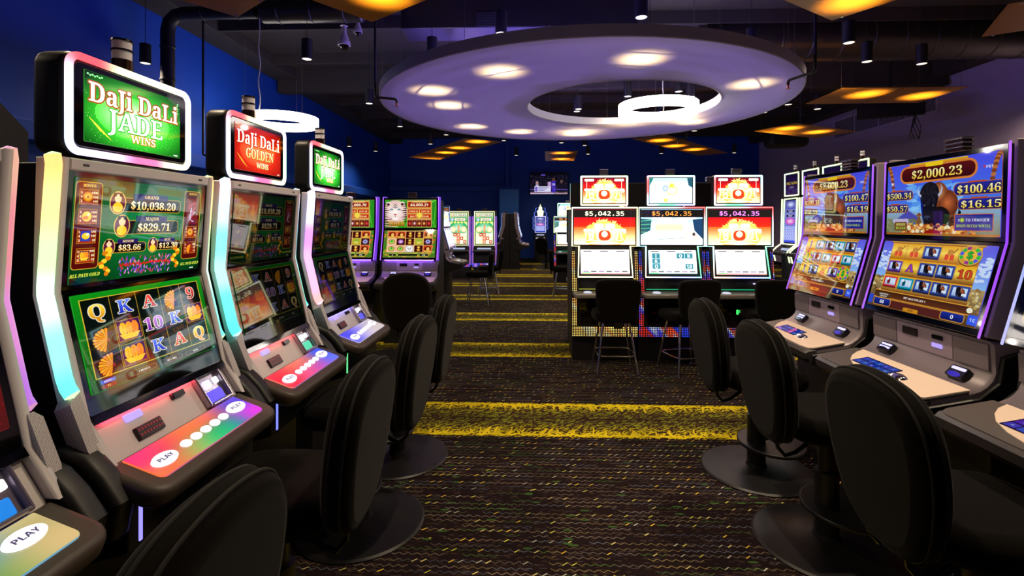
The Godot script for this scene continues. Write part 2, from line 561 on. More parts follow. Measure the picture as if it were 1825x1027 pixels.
func pic_topper(green: bool) -> ImageTexture:
	var p := Pic.new(400, 232, Color(0.01, 0.1, 0.02) if green else Color(0.35, 0.02, 0.01))
	var rim := Color(0.02, 0.22, 0.03) if green else Color(0.5, 0.04, 0.02)
	var mid := Color(0.3, 1.0, 0.25) if green else Color(0.95, 0.25, 0.12)
	p.orb(200, 130, 260, 150, mid, rim, 26)
	p.orb(190, 125, 150, 75, Color(0.85, 1.0, 0.8) if green else Color(1.0, 0.5, 0.3), mid.lerp(rim, 0.12), 12)
	for i in 160:
		p.rect(rng.randf() * 400, 60 + rng.randf() * 170, 1.5, 1.5, Color(0.75, 1, 0.6) if green else Color(1, 0.6, 0.3))
	for i in 7: p.rect(12 + i * 8, 10 + (i % 2) * 3, 6, 5, Color(0.5, 0.9, 0.5) if green else Color(0.7, 0.3, 0.1))
	for i in 6: p.rect(380 - (i % 2) * 3, 16 + i * 9, 6, 6, Color(0.5, 0.9, 0.5) if green else Color(0.7, 0.3, 0.1))
	var edge := Color(0.45, 0.22, 0.06) if green else Color(0.6, 0.05, 0.03)
	p.text("DaJi DaLi", 200, 66, 62, Color(1, 1, 1), {"f": 0, "ow": 5.0, "oc": edge, "c2": Color(1, 0.88, 0.7), "w": 366})
	if green:
		p.text("JADE", 200, 140, 66, Color(1, 1, 1), {"f": 0, "ow": 4.5, "oc": Color(0.16, 0.5, 0.12), "c2": Color(0.85, 1, 0.85), "w": 230})
	else:
		p.text("GOLDEN", 205, 138, 48, Color(1, 0.95, 0.75), {"f": 0, "ow": 4.0, "oc": Color(0.55, 0.28, 0.05), "c2": Color(0.95, 0.75, 0.45), "w": 240})
	p.text("WINS", 225, 192, 27, Color(1, 0.97, 0.85), {"f": 0, "ow": 3.0, "oc": Color(0.5, 0.3, 0.05), "c2": Color(1, 0.85, 0.6)})
	for i in 4: p.line(20 + i * 9, 150 + i * 7, 60 + i * 12, 190 + i * 7, 1.5, Color(1, 0.75, 0.2))
	for i in 3: p.ell(366 + i * 7, 222, 3, 2.5, Color(0.9, 0.95, 0.9))
	return p.tex()

func pay_cell(p: Pic, x: float, y: float, kind: int, pays: Array) -> void:
	p.rect(x, y, 72, 56, Color(0.7, 0.5, 0.1)); p.vgrad(x + 2, y + 2, 68, 52, Color(0.42, 0.05, 0.03), Color(0.6, 0.16, 0.04))
	if kind == 0: gold_coin(p, x + 32, y + 28, 19)
	elif kind == 1:
		p.ell(x + 32, y + 28, 18, 19, GOLD); p.ell(x + 28, y + 33, 11, 7, GOLD2); p.ell(x + 37, y + 20, 5, 5, CREAM)
	elif kind == 2:
		p.rect(x + 14, y + 9, 36, 38, Color(0.15, 0.22, 0.65)); p.ell(x + 33, y + 28, 15, 12, GOLD); p.ell(x + 40, y + 22, 7, 5, CREAM)
	elif kind == 3: gold_ship(p, x + 32, y + 28, 20)
	else: gold_fan(p, x + 30, y + 26, 15)
	for i in 3:
		p.text(str(5 - i), x + 8, y + 12 + i * 16, 9, CREAM)
		p.text(pays[i], x + 70, y + 12 + i * 16, 8.5, CREAM, {"al": 1, "f": 1, "ow": 0.7, "oc": Color(0.3, 0.05, 0)})

func prize(p: Pic, x: float, y: float, w: float, h: float, word: String, sum: String) -> void:
	p.pill(x, y, w, h, h * 0.3, Color(0.85, 0.62, 0.2), Color(0.03, 0.02, 0.03), 2.5)
	p.rr(x + w * 0.22, y - h * 0.32, w * 0.55, h * 0.42, 4, Color(0.16, 0.1, 0.35))
	p.text(word, x + w * 0.5, y - h * 0.11, h * 0.24, Color(1, 0.9, 0.55), {"f": 0})
	p.text(sum, x + w * 0.55, y + h * 0.52, h * 0.58, Color(1, 1, 0.92), {"f": 0, "c2": Color(1, 0.8, 0.4), "ow": 1.2, "oc": Color(0.4, 0.2, 0.02), "w": w * 0.72})
	p.ell(x + 2, y + h * 0.4, h * 0.62, h * 0.8, Color(0.85, 0.7, 0.35)); p.ell(x + 2, y + h * 0.4, h * 0.54, h * 0.72, Color(0.35, 0.1, 0.2))
	p.ell(x + 2, y + h * 0.1, h * 0.26, h * 0.3, Color(0.95, 0.78, 0.6)); p.ell(x + 2, y + h * 0.72, h * 0.38, h * 0.36, GOLD)
	p.ell(x - h * 0.2, y - h * 0.16, h * 0.12, h * 0.14, Color(0.1, 0.05, 0.05)); p.ell(x + h * 0.24, y - h * 0.16, h * 0.12, h * 0.14, Color(0.1, 0.05, 0.05))

func pic_upper() -> ImageTexture:
	var p := Pic.new(640, 400, Color(0.0, 0.1, 0.03))
	p.orb(320, 190, 420, 270, Color(0.06, 0.5, 0.2), Color(0.0, 0.2, 0.07), 16)
	for i in 260: p.rect(rng.randf() * 640, rng.randf() * 400, 2, 2, Color(0.1, 0.5, 0.2))
	for sx in [14, 524]:
		p.rr(sx - 6, 18, 104, 326, 14, Color(0.75, 0.6, 0.15)); p.rr(sx - 3, 21, 98, 320, 12, Color(0.3, 0.03, 0.03))
		p.text("BONUS", sx + 46, 32, 10, Color(1, 0.85, 0.3), {"f": 0})
		p.text("ALL PAYS GOLD", sx + 50, 366, 12, Color(0.95, 0.9, 0.35), {"f": 0, "sl": 0.2, "ow": 2.0, "oc": Color(0.1, 0.35, 0.05), "w": 116})
	var pays := [["4400", "550", "440"], ["1000", "200", "100"], ["500", "100", "50"], ["400", "60", "20"]]
	for i in 4: pay_cell(p, 24, 46 + i * 73, i, pays[i])
	pay_cell(p, 534, 186, 0, ["250", "50", "25"]); pay_cell(p, 534, 262, 4, ["200", "50", "10"])
	p.rr(536, 52, 70, 122, 6, Color(0.45, 0.1, 0.12))
	for i in 12: p.line(545 + rng.randf() * 50, 60 + rng.randf() * 100, 550 + rng.randf() * 50, 66 + rng.randf() * 100, 6, Color(0.7, 0.25, 0.3) if i % 2 else Color(0.75, 0.7, 0.8))
	prize(p, 176, 68, 320, 58, "GRAND", "$10,038.20")
	prize(p, 200, 160, 290, 58, "MAJOR", "$829.71")
	prize(p, 150, 250, 170, 42, "MINOR", "$83.66"); prize(p, 354, 250, 158, 42, "MINI", "$12.30")
	for i in 150:
		var x := 200 + rng.randf() * 260
		var y := 305 + rng.randf() * 72
		p.line(x, y, x + rng.randf_range(-7, 7), y + rng.randf_range(8, 16), 4.5, [Color(0.45, 0.25, 0.75), Color(0.75, 0.2, 0.35), Color(0.3, 0.2, 0.6), Color(0.85, 0.6, 0.75)][i % 4])
	for i in 40: p.star(205 + i * 6.3, 342 + rng.randf_range(-5, 5), 2, 8, 5, Color(0.9, 0.08, 0.06), rng.randf())
	for sx in [138, 482]:
		for i in 9: p.ell(sx + sin(i * 1.1) * 16, 290 + i * 10, 13 - i * 0.5, 9, GOLD if i % 2 else GOLD2)
	for i in 3: p.ell(580 + i * 8, 388, 3.5, 3, Color(0.9, 0.95, 0.9))
	return p.tex()

func pic_reels(rim: Color) -> ImageTexture:
	var p := Pic.new(640, 470, Color(0.0, 0.03, 0.01))
	p.vgrad(0, 0, 640, 470, rim, rim * 0.5)
	for i in 500: p.rect(rng.randf() * 640, rng.randf() * 470, 3, 3, rim * rng.randf_range(0.3, 1.5))
	p.rect(30, 30, 580, 376, Color(0.85, 0.7, 0.2)); p.rect(34, 34, 572, 368, Color(0.01, 0.05, 0.02))
	for i in range(1, 5): p.rect(30 + i * 116 - 1.5, 34, 3, 368, Color(0.7, 0.55, 0.15))
	var sym := [["Q", "fan", "fan"], ["K", "ship", "ship"], ["A", "10", "K"], ["fan", "K", "A"], ["9", "ship", "Q"]]
	for i in 5:
		for j in 3:
			var cx := 88.0 + i * 116
			var cy := 95.0 + j * 122
			var t: String = sym[i][j]
			if t == "fan": gold_fan(p, cx, cy, 40)
			elif t == "ship": gold_ship(p, cx, cy, 53)
			else:
				var cols: Array = {"Q": [Color(1, 0.9, 0.3), Color(0.85, 0.55, 0.05)], "K": [Color(0.35, 0.5, 1), Color(0.1, 0.15, 0.7)], "A": [Color(1, 0.3, 0.25), Color(0.7, 0.05, 0.05)], "10": [Color(0.8, 0.4, 0.9), Color(0.4, 0.1, 0.6)], "9": [Color(1, 0.35, 0.3), Color(0.6, 0.08, 0.08)]}[t]
				p.text(t, cx, cy, 66, cols[0], {"f": 0, "c2": cols[1], "ow": 4.0, "oc": Color(0.9, 0.88, 0.8), "w": 92})
	p.rect(30, 410, 580, 52, Color(0.0, 0.06, 0.02))
	p.rr(44, 418, 60, 18, 4, Color(0.15, 0.3, 0.75)); p.text("MENU", 74, 427, 8, Color.WHITE)
	p.rr(44, 440, 60, 18, 4, Color(0.5, 0.08, 0.06)); p.text("1¢", 74, 449, 10, Color(1, 0.9, 0.5))
	for i in 3:
		p.pill(170 + i * 140, 424, 120, 26, 5, Color(0.5, 0.5, 0.2), Color(0.02, 0.04, 0.02), 2)
		p.text(["CREDITS", "BET 880", "WIN"][i], 230 + i * 140, 437, 10, Color(0.95, 0.95, 0.9))
	return p.tex()

func bison(p: Pic, x: float, y: float, f: float) -> void:   # standing three-quarters towards us, head to the left
	var q := func(a: Array) -> Array: return a.map(func(v): return Vector2(x, y) + v * f)
	var big := f > 0.7
	p.poly(q.call([Vector2(70, 30), Vector2(104, 20), Vector2(98, 60), Vector2(94, 112), Vector2(74, 112), Vector2(72, 62)]), Color(0.16, 0.08, 0.05))
	p.ell(x + 58 * f, y + 2 * f, 54 * f, 62 * f, Color(0.42, 0.19, 0.09)); p.ell(x + 22 * f, y - 36 * f, 46 * f, 58 * f, Color(0.5, 0.25, 0.12))
	p.orb(x + 66 * f, y - 4 * f, 40 * f, 46 * f, Color(0.8, 0.42, 0.22), Color(0.45, 0.21, 0.1), 8)
	p.orb(x + 24 * f, y - 50 * f, 34 * f, 40 * f, Color(0.86, 0.62, 0.42), Color(0.55, 0.29, 0.15), 7)
	p.ell(x + 30 * f, y + 52 * f, 48 * f, 42 * f, Color(0.09, 0.055, 0.06))
	p.poly(q.call([Vector2(2, 60), Vector2(36, 60), Vector2(30, 120), Vector2(8, 120)]), Color(0.07, 0.045, 0.05)); p.poly(q.call([Vector2(40, 62), Vector2(68, 60), Vector2(60, 116), Vector2(44, 116)]), Color(0.1, 0.06, 0.05))
	p.ell(x - 18 * f, y - 48 * f, 46 * f, 50 * f, Color(0.1, 0.08, 0.1))   # crown of the head
	p.poly(q.call([Vector2(-62, -44), Vector2(26, -40), Vector2(16, 20), Vector2(0, 60), Vector2(-14, 98), Vector2(-24, 106), Vector2(-38, 92), Vector2(-50, 54), Vector2(-58, 6)]), Color(0.075, 0.065, 0.09))
	p.poly(q.call([Vector2(-60, -20), Vector2(-48, -6), Vector2(-44, 50), Vector2(-34, 94), Vector2(-50, 54), Vector2(-58, 6)]), Color(0.06, 0.12, 0.5))
	if big:
		for i in 90:
			var a := i * 2.4
			var r := sqrt(i / 90.0)
			p.line(x + (-18 + cos(a) * 42 * r) * f, y + (-50 + sin(a) * 44 * r) * f, x + (-20 + cos(a) * 46 * r) * f, y + (-38 + sin(a) * 50 * r) * f, 1.8, Color(0.2, 0.19, 0.27) if i % 3 else Color(0.04, 0.04, 0.06))
		for i in 26: p.line(x + (-48 + i * 2.4) * f, y + (20 + (i * 13) % 30) * f, x + (-46 + i * 2.2) * f, y + (44 + (i * 13) % 40) * f, 1.5, Color(0.14, 0.13, 0.2))
	for k in [[-1, -62.0], [1, 28.0]]:
		var b: float = k[1]
		p.poly(q.call([Vector2(b - k[0] * 6, -44), Vector2(b + k[0] * 4, -50), Vector2(b + k[0] * 9, -70), Vector2(b + k[0] * 4, -88), Vector2(b + k[0] * 15, -68), Vector2(b + k[0] * 10, -44), Vector2(b - k[0] * 4, -32)]), Color(0.72, 0.76, 0.88))
	p.ell(x - 40 * f, y + 2 * f, 5 * f, 4 * f, Color(0.35, 0.35, 0.45)); p.ell(x + 2 * f, y + 4 * f, 5 * f, 4 * f, Color(0.3, 0.3, 0.4))
	p.ell(x - 26 * f, y + 56 * f, 15 * f, 9 * f, Color(0.22, 0.24, 0.36)); p.ell(x - 32 * f, y + 60 * f, 4 * f, 3 * f, Color(0.01, 0.01, 0.02)); p.ell(x - 18 * f, y + 60 * f, 4 * f, 3 * f, Color(0.01, 0.01, 0.02))
	p.line(x + 104 * f, y - 4 * f, x + 118 * f, y + 34 * f, 4 * f, Color(0.12, 0.07, 0.05)); p.ell(x + 118 * f, y + 38 * f, 6 * f, 10 * f, Color(0.06, 0.04, 0.05))

func bison_sum(p: Pic, x: float, y: float, w: float, h: float, t: String) -> void:
	p.pill(x, y, w, h, h * 0.42, Color(0.8, 0.45, 0.15), Color(0.16, 0.17, 0.62), 3, Color(0.1, 0.1, 0.42))
	p.rr(x + w * 0.3, y - 4, w * 0.35, 8, 3, Color(0.75, 0.3, 0.1))
	p.text(t, minf(x + w * 0.5, 640 - w * 0.42) if x > 300 else maxf(x + w * 0.5, w * 0.43), y + h * 0.53, h * 0.62, Color(1, 1, 0.85), {"f": 0, "sx": 1.3, "c2": Color(1, 0.85, 0.3), "ow": 2.5, "oc": Color(0.15, 0.1, 0.05), "w": w * 0.84})

func pic_bison(sums: Array, note: Array) -> ImageTexture:
	var p := Pic.new(640, 400, Color(0.2, 0.25, 0.8))
	p.vgrad(0, 0, 640, 250, Color(0.3, 0.3, 0.92), Color(0.25, 0.5, 0.95)); p.vgrad(0, 250, 640, 150, Color(0.55, 0.72, 0.9), Color(0.5, 0.5, 0.35))
	for i in 60: p.ell(150 + rng.randf() * 320, 90 + rng.randf() * 180, rng.randf_range(8, 34), rng.randf_range(5, 16), Color(0.3, 0.55, 0.95).lerp(Color(0.55, 0.8, 1), rng.randf()))
	p.poly([Vector2(90, 300), Vector2(150, 262), Vector2(215, 300), Vector2(230, 340), Vector2(60, 340)], Color(0.3, 0.3, 0.7))
	for i in 150: p.ell(rng.randf() * 210, 310 + rng.randf() * 70, 9, 5, Color(0.35, 0.4, 0.25).lerp(Color(0.6, 0.6, 0.4), rng.randf()))
	bison(p, 300, 235, 1.22)
	p.poly([Vector2(196, 372), Vector2(210, 300), Vector2(222, 290), Vector2(234, 320), Vector2(240, 372)], Color(0.5, 0.33, 0.2)); p.ell(220, 290, 20, 5, Color(0.55, 0.35, 0.2)); p.ell(220, 284, 9, 8, Color(0.5, 0.3, 0.16))
	blobs(p, 120, 342, 400, 48, 190, 11, [Color(0.95, 0.75, 0.35), Color(0.75, 0.4, 0.15), Color(0.95, 0.9, 0.75), Color(0.55, 0.22, 0.08), Color(0.9, 0.6, 0.25)])
	p.ell(300, 385, 48, 18, Color(0.6, 0.1, 0.06))
	p.hgrad(0, 386, 640, 14, Color(0.6, 0.3, 0.1), Color(0.75, 0.45, 0.15))
	for k in 2:   # carved corners
		for i in 14: p.ell((10 + i * 3) if k == 0 else 630 - i * 3, 12 + i * i * 0.8, 12, 9, Color(0.75, 0.45, 0.2) if i % 2 else Color(0.5, 0.25, 0.1))
	p.rr(150, 6, 330, 24, 10, Color(0.9, 0.75, 0.1), Color(0.75, 0.4, 0.05))
	p.pill(92, 18, 434, 96, 44, Color(0.85, 0.5, 0.2), Color(0.36, 0.06, 0.05), 11, Color(0.22, 0.03, 0.03))
	p.rr(250, 10, 100, 22, 6, Color(0.95, 0.8, 0.1))
	p.text(sums[0], 309, 68, 46, Color(1, 1, 0.8), {"f": 0, "c2": Color(1, 0.82, 0.25), "ow": 3.0, "oc": Color(0.2, 0.08, 0.02), "w": 350})
	bison_sum(p, -20, 150, 200, 54, sums[1]); bison_sum(p, -20, 226, 172, 48, sums[2])
	bison_sum(p, 410, 134, 240, 64, sums[3]); bison_sum(p, 432, 212, 220, 56, sums[4])
	p.rect(418, 288, 186, 84, Color(0.8, 0.4, 0.2)); p.rect(422, 292, 178, 76, Color(0.14, 0.16, 0.58))
	p.text(note[0], 511, 318, 13, Color.WHITE, {"w": 150, "f": 0})
	if note[0].begins_with("3"):
		p.orb(458, 318, 12, 12, Color(0.95, 0.9, 0.4), Color(0.4, 0.6, 0.15), 4)
	p.text(note[1], 511, 346, 13, Color(0.75, 0.9, 0.3), {"w": 164, "f": 0})
	p.rr(52, 308, 104, 28, 10, Color(0.75, 0.7, 0.85)); p.rr(62, 326, 84, 50, 8, Color(0.45, 0.3, 0.12))
	p.text("BISON", 104, 340, 14, Color(0.9, 0.9, 0.5), {"f": 0, "w": 72}); p.text("BUCKS", 104, 360, 14, Color(0.75, 0.9, 0.3), {"f": 0, "w": 72})
	p.text("VGT", 580, 70, 13, Color(0.95, 0.95, 1), {"sl": 0.2}); p.ell(556, 68, 5, 5, Color(0.85, 0.2, 0.2)); p.rr(34, 100, 12, 14, 3, Color(0.85, 0.9, 1))
	return p.tex()

func tile(p: Pic, x: float, y: float, w: float, h: float, edge: Color, beast: bool) -> void:
	p.rr(x - w / 2, y - h / 2, w, h, 5, edge * 0.5); p.rr(x - w / 2, y - h / 2, w, h * 0.86, 5, edge)
	p.rect(x - w * 0.38, y - h * 0.36, w * 0.76, h * 0.6, Color(0.72, 0.84, 0.98))
	p.vgrad(x - w * 0.34, y - h * 0.28, w * 0.68, h * 0.5, Color(0.85, 0.94, 1), Color(0.6, 0.72, 0.9))
	if beast: bison(p, x - 4, y - 6, h / 290.0); p.rr(x + w * 0.12, y + h * 0.02, w * 0.24, h * 0.16, 2, Color(0.9, 0.95, 1))
	else:
		p.ell(x - w * 0.12, y - h * 0.06, w * 0.11, h * 0.25, edge * 0.55); p.ell(x - w * 0.2, y - h * 0.27, w * 0.08, h * 0.12, Color(0.95, 0.95, 1))
		p.text("10", x + w * 0.18, y, h * 0.3, Color(0.95, 0.97, 1), {"f": 0})

func wheel(p: Pic, x: float, y: float, r: float) -> void:
	p.ell(x, y + r * 0.07, r * 1.02, r * 0.98, Color(0.45, 0.28, 0.05)); p.ell(x, y, r, r * 0.94, Color(0.9, 0.7, 0.25))
	for i in 12:
		var a := TAU * i / 12
		var b := TAU * (i + 0.86) / 12
		var c := Vector2(x, y)
		p.poly([c + Vector2(cos(a), sin(a) * 0.94) * r * 0.6, c + Vector2(cos(a), sin(a) * 0.94) * r * 0.92, c + Vector2(cos(b), sin(b) * 0.94) * r * 0.92, c + Vector2(cos(b), sin(b) * 0.94) * r * 0.6], [Color(0.15, 0.75, 0.2), Color(0.3, 0.35, 0.9), Color(0.2, 0.7, 0.2), Color(0.6, 0.2, 0.55), Color(0.85, 0.6, 0.15)][i % 5])
	p.ell(x, y, r * 0.55, r * 0.5, Color(0.95, 0.75, 0.2))
	p.text("$", x, y, r * 0.75, Color(0.2, 0.75, 0.2), {"f": 0, "ow": 2.0, "oc": Color(0.05, 0.35, 0.05)})

func pic_bison_reels(grid: Array, count: String) -> ImageTexture:
	var p := Pic.new(640, 420, Color(0.4, 0.45, 0.9))
	p.vgrad(0, 0, 640, 230, Color(0.36, 0.34, 0.9), Color(0.55, 0.75, 0.98)); p.vgrad(0, 230, 640, 190, Color(0.7, 0.6, 0.4), Color(0.3, 0.2, 0.1))
	for i in 60: p.ell(rng.randf() * 80 + (560 if i % 2 else 0), 70 + rng.randf() * 120, 14, 7, Color(0.8, 0.88, 1))
	blobs(p, 0, 230, 640, 110, 260, 9, [Color(0.85, 0.8, 0.6), Color(0.6, 0.45, 0.2), Color(0.35, 0.25, 0.12), Color(0.75, 0.65, 0.35)])
	for i in 5:
		var x := 72.0 + i * 100
		for j in 3:
			p.vgrad(x, 14 + j * 100, 98, 50, Color(0.93, 0.66, 0.06), Color(1.0, 0.9, 0.4)); p.vgrad(x, 64 + j * 100, 98, 50, Color(1.0, 0.86, 0.3), Color(0.72, 0.42, 0.07) if j < 1 else Color(0.5, 0.28, 0.1))
		p.rect(x + 97.5, 14, 2, 300, Color(0.7, 0.45, 0.1))
	p.vgrad(60, 4, 522, 12, Color(0.95, 0.75, 0.25), Color(0.5, 0.28, 0.08))
	for i in 5:
		for j in 3:
			var x := 121.0 + i * 100
			var y := 62.0 + j * 98
			match grid[j][i]:
				"b": tile(p, x, y, 94, 74, Color(0.2, 0.28, 0.6), true)
				"t": tile(p, x, y, 90, 72, Color(0.05, 0.6, 0.7), false)
				"r": tile(p, x, y, 90, 70, Color(0.85, 0.22, 0.25), false)
				"p": tile(p, x, y, 90, 70, Color(0.45, 0.25, 0.75), true)
				"w": wheel(p, x, y - 2, 56)
				"c":
					p.rr(x - 24, y, 48, 32, 5, Color(0.9, 0.3, 0.15)); p.rr(x - 14, y - 26, 30, 30, 6, Color(0.8, 0.55, 0.2)); p.line(x + 16, y - 8, x + 34, y - 34, 5, Color(0.55, 0.25, 0.08)); p.text("J", x, y + 17, 22, Color(1, 0.75, 0.2), {"f": 0})
				_: p.text(grid[j][i], x, y, 46, {"A": Color(0.6, 0.25, 0.8), "J": Color(0.3, 0.4, 0.8), "10": Color(0.85, 0.3, 0.15)}.get(grid[j][i], Color(0.9, 0.8, 0.1)), {"f": 0, "ow": 3.0, "oc": Color(0.45, 0.15, 0.1)})
	p.vgrad(40, 314, 560, 46, Color(0.25, 0.12, 0.04), Color(0.4, 0.2, 0.08)); p.rect(40, 314, 560, 5, Color(0.9, 0.65, 0.2)); p.rect(40, 357, 560, 5, Color(0.85, 0.6, 0.2))
	p.text("BET MULTIPLIER 1", 300, 338, 11, Color.WHITE, {"f": 1})
	p.rect(120, 364, 360, 46, Color(0.33, 0.13, 0.1)); p.rect(120, 364, 360, 4, Color(0.8, 0.55, 0.15))
	p.rr(250, 392, 90, 22, 6, Color(0.8, 0.55, 0.1)); p.text("WIN", 295, 403, 10, Color(0.3, 0.12, 0.02), {"f": 0})
	for k in 2:
		p.pill(44 if k == 0 else 458, 362, 120, 48, 14, Color(0.85, 0.6, 0.2), Color(0.12, 0.2, 0.65), 4, Color(0.05, 0.08, 0.35))
		p.text(count if k == 0 else "0", 104 if k == 0 else 518, 386, 20, Color.WHITE, {"f": 1})
	p.rr(52, 330, 104, 30, 8, Color(0.3, 0.2, 0.1)); p.text("LIGHTNING", 104, 338, 8, Color.WHITE, {"f": 1}); p.text("LOCKED", 104, 351, 9, Color.WHITE, {"f": 1})
	p.rr(6, 350, 32, 56, 5, Color(0.2, 0.3, 0.8)); p.rr(592, 356, 42, 50, 6, Color(0.2, 0.35, 0.95)); p.text("1¢", 613, 381, 18, Color(0.8, 0.9, 1), {"f": 1}); p.ell(590, 336, 14, 14, Color(0.95, 0.95, 0.85))
	return p.tex()

func led_sum(p: Pic, t: String, y: float, h: float, c: Color, dark: Color) -> void:   # a sum in square lamps
	p.rect(0, y - h * 0.9, p.w, h * 1.8, dark)
	for i in int(p.w / 5.0): p.rect(i * 5, y - h * 0.9, 1, h * 1.8, dark * 1.6)
	p.text(t, p.w / 2.0, y, h, c, {"f": 2, "sx": 1.25, "ow": 0.8, "oc": c})

func pic_fire(w: int, h: int, sum: String, numeral: Color) -> ImageTexture:   # a blazing logo on red
	var p := Pic.new(w, h, Color(0.4, 0, 0.05))
	var top := 62.0 if sum else 0.0
	p.vgrad(0, 0, w, h * 0.5, Color(0.35, 0.0, 0.1), Color(0.9, 0.12, 0.05)); p.vgrad(0, h * 0.5, w, h * 0.5, Color(0.95, 0.3, 0.1), Color(1, 0.9, 0.7))
	var c := (h + top) / 2.0
	var k := (h - top) / 200.0
	for i in 46:
		var a := PI * (0.02 + 0.96 * i / 45.0)
		var r := (95 + rng.randf() * 28) * k
		p.star(w / 2.0 - cos(a) * w * 0.3, c + 40 * k - sin(a) * r, 5 * k, 22 * k, 4, Color(1, 0.85, 0.45), rng.randf())
	p.orb(w / 2.0, c + 30 * k, w * 0.34, 100 * k, Color(1, 0.95, 0.8), Color(1, 0.6, 0.25), 10)
	p.text("HOT", w / 2.0, c + 26 * k, 72 * k, Color(1, 0.9, 0.6), {"f": 0, "ow": 6 * k, "oc": Color(1, 0.97, 0.85), "c2": Color(1, 0.55, 0.15), "sx": 1.3})
	p.rr(w / 2.0 - 42 * k, c - 6 * k, 84 * k, 74 * k, 30 * k, Color(0.85, 0.2, 0.08)); p.ell(w / 2.0, c + 22 * k, 22 * k, 22 * k, Color(1, 0.93, 0.7))
	for i in 2: p.pill(w / 2.0 + (-74 if i == 0 else 6) * k, c - 56 * k, 68 * k, 38 * k, 16 * k, Color(1, 0.9, 0.6), Color(1, 0.75, 0.75), 3)
	p.poly([Vector2(w * 0.18, h - 12), Vector2(w * 0.5, c + 76 * k), Vector2(w * 0.82, h - 12), Vector2(w * 0.5, h - 2)], Color(1, 0.97, 0.85))
	if sum: led_sum(p, sum, 34, 30, numeral, Color(0.07, 0.06, 0.05))
	else:
		for i in 2:
			p.rr(14 if i == 0 else w - 84, 8, 70, 18, 6, Color(1, 1, 0.85)); p.rect(28 if i == 0 else w - 32, 26, 3, h * 0.6, Color(1, 0.9, 0.8))
	return p.tex()

func pic_ice(w: int, h: int, sum: String) -> ImageTexture:   # a pale over-bright game of snow and swirls
	var p := Pic.new(w, h, Color(0.85, 0.95, 1))
	p.vgrad(0, 0, w, h, Color(0.55, 0.75, 0.85), Color(1, 1, 1))
	for i in 60: p.ell(w * 0.5 + rng.randf_range(-0.34, 0.34) * w, h * 0.55 + rng.randf_range(-0.3, 0.35) * h, rng.randf_range(12, 40), rng.randf_range(8, 26), Color(0.93, 0.98, 1).lerp(Color.WHITE, rng.randf()))
	if sum:
		p.poly([Vector2(0, 70), Vector2(w * 0.18, 78), Vector2(w * 0.16, h * 0.6), Vector2(0, h * 0.72)], Color(0.12, 0.3, 0.35)); p.poly([Vector2(w, 70), Vector2(w * 0.83, 78), Vector2(w * 0.86, h * 0.6), Vector2(w, h * 0.85)], Color(0.1, 0.22, 0.35))
		for i in 5: p.line(4, 90 + i * 26, w * 0.2, 80 + i * 30, 3, Color(0.4, 0.9, 0.6))
		p.rr(w * 0.24, h * 0.42, w * 0.44, h * 0.18, 14, Color(1, 0.9, 0.65)); p.rr(w * 0.27, h * 0.62, w * 0.4, h * 0.1, 8, Color(0.75, 0.95, 0.85))
		p.line(w * 0.3, h * 0.84, w * 0.72, h * 0.8, 3, Color(0.3, 0.4, 0.45)); p.orb(w * 0.8, h * 0.78, 46, 34, Color(1, 0.95, 0.85), Color(0.95, 0.75, 0.7), 5); p.ell(w * 0.85, h * 0.7, 10, 12, Color(0.25, 0.2, 0.2))
		led_sum(p, sum, 34, 30, Color(1, 0.6, 0.25), Color(0.07, 0.06, 0.06))
	else:
		p.poly([Vector2(0, 0), Vector2(w * 0.1, 0), Vector2(0, h * 0.35)], Color(0.1, 0.35, 0.3)); p.poly([Vector2(w, 0), Vector2(w * 0.87, 0), Vector2(w * 0.9, h * 0.3), Vector2(w, h * 0.4)], Color(0.1, 0.25, 0.3))
		for i in 26: p.ell(w * 0.5 + cos(i * 0.7) * w * 0.3 * (1 - i * 0.02), h * 0.45 + sin(i * 0.7) * h * 0.3 * (1 - i * 0.02), 13, 8, Color(0.8, 0.92, 1) if i % 2 else Color(0.7, 0.82, 1))
		p.orb(w * 0.52, h * 0.5, 44, 40, Color(1, 0.95, 0.88), Color(1, 0.75, 0.45), 6); p.star(w * 0.52, h * 0.3, 12, 34, 7, Color(0.95, 0.65, 0.2)); p.orb(w * 0.37, h * 0.42, 20, 24, Color(0.75, 0.85, 1), Color(0.4, 0.5, 0.95), 4); p.line(w * 0.24, h * 0.7, w * 0.44, h * 0.73, 4, Color(0.4, 0.5, 0.4)); p.star(w * 0.38, h * 0.88, 12, 26, 5, Color(1, 0.7, 0.3))
	return p.tex()

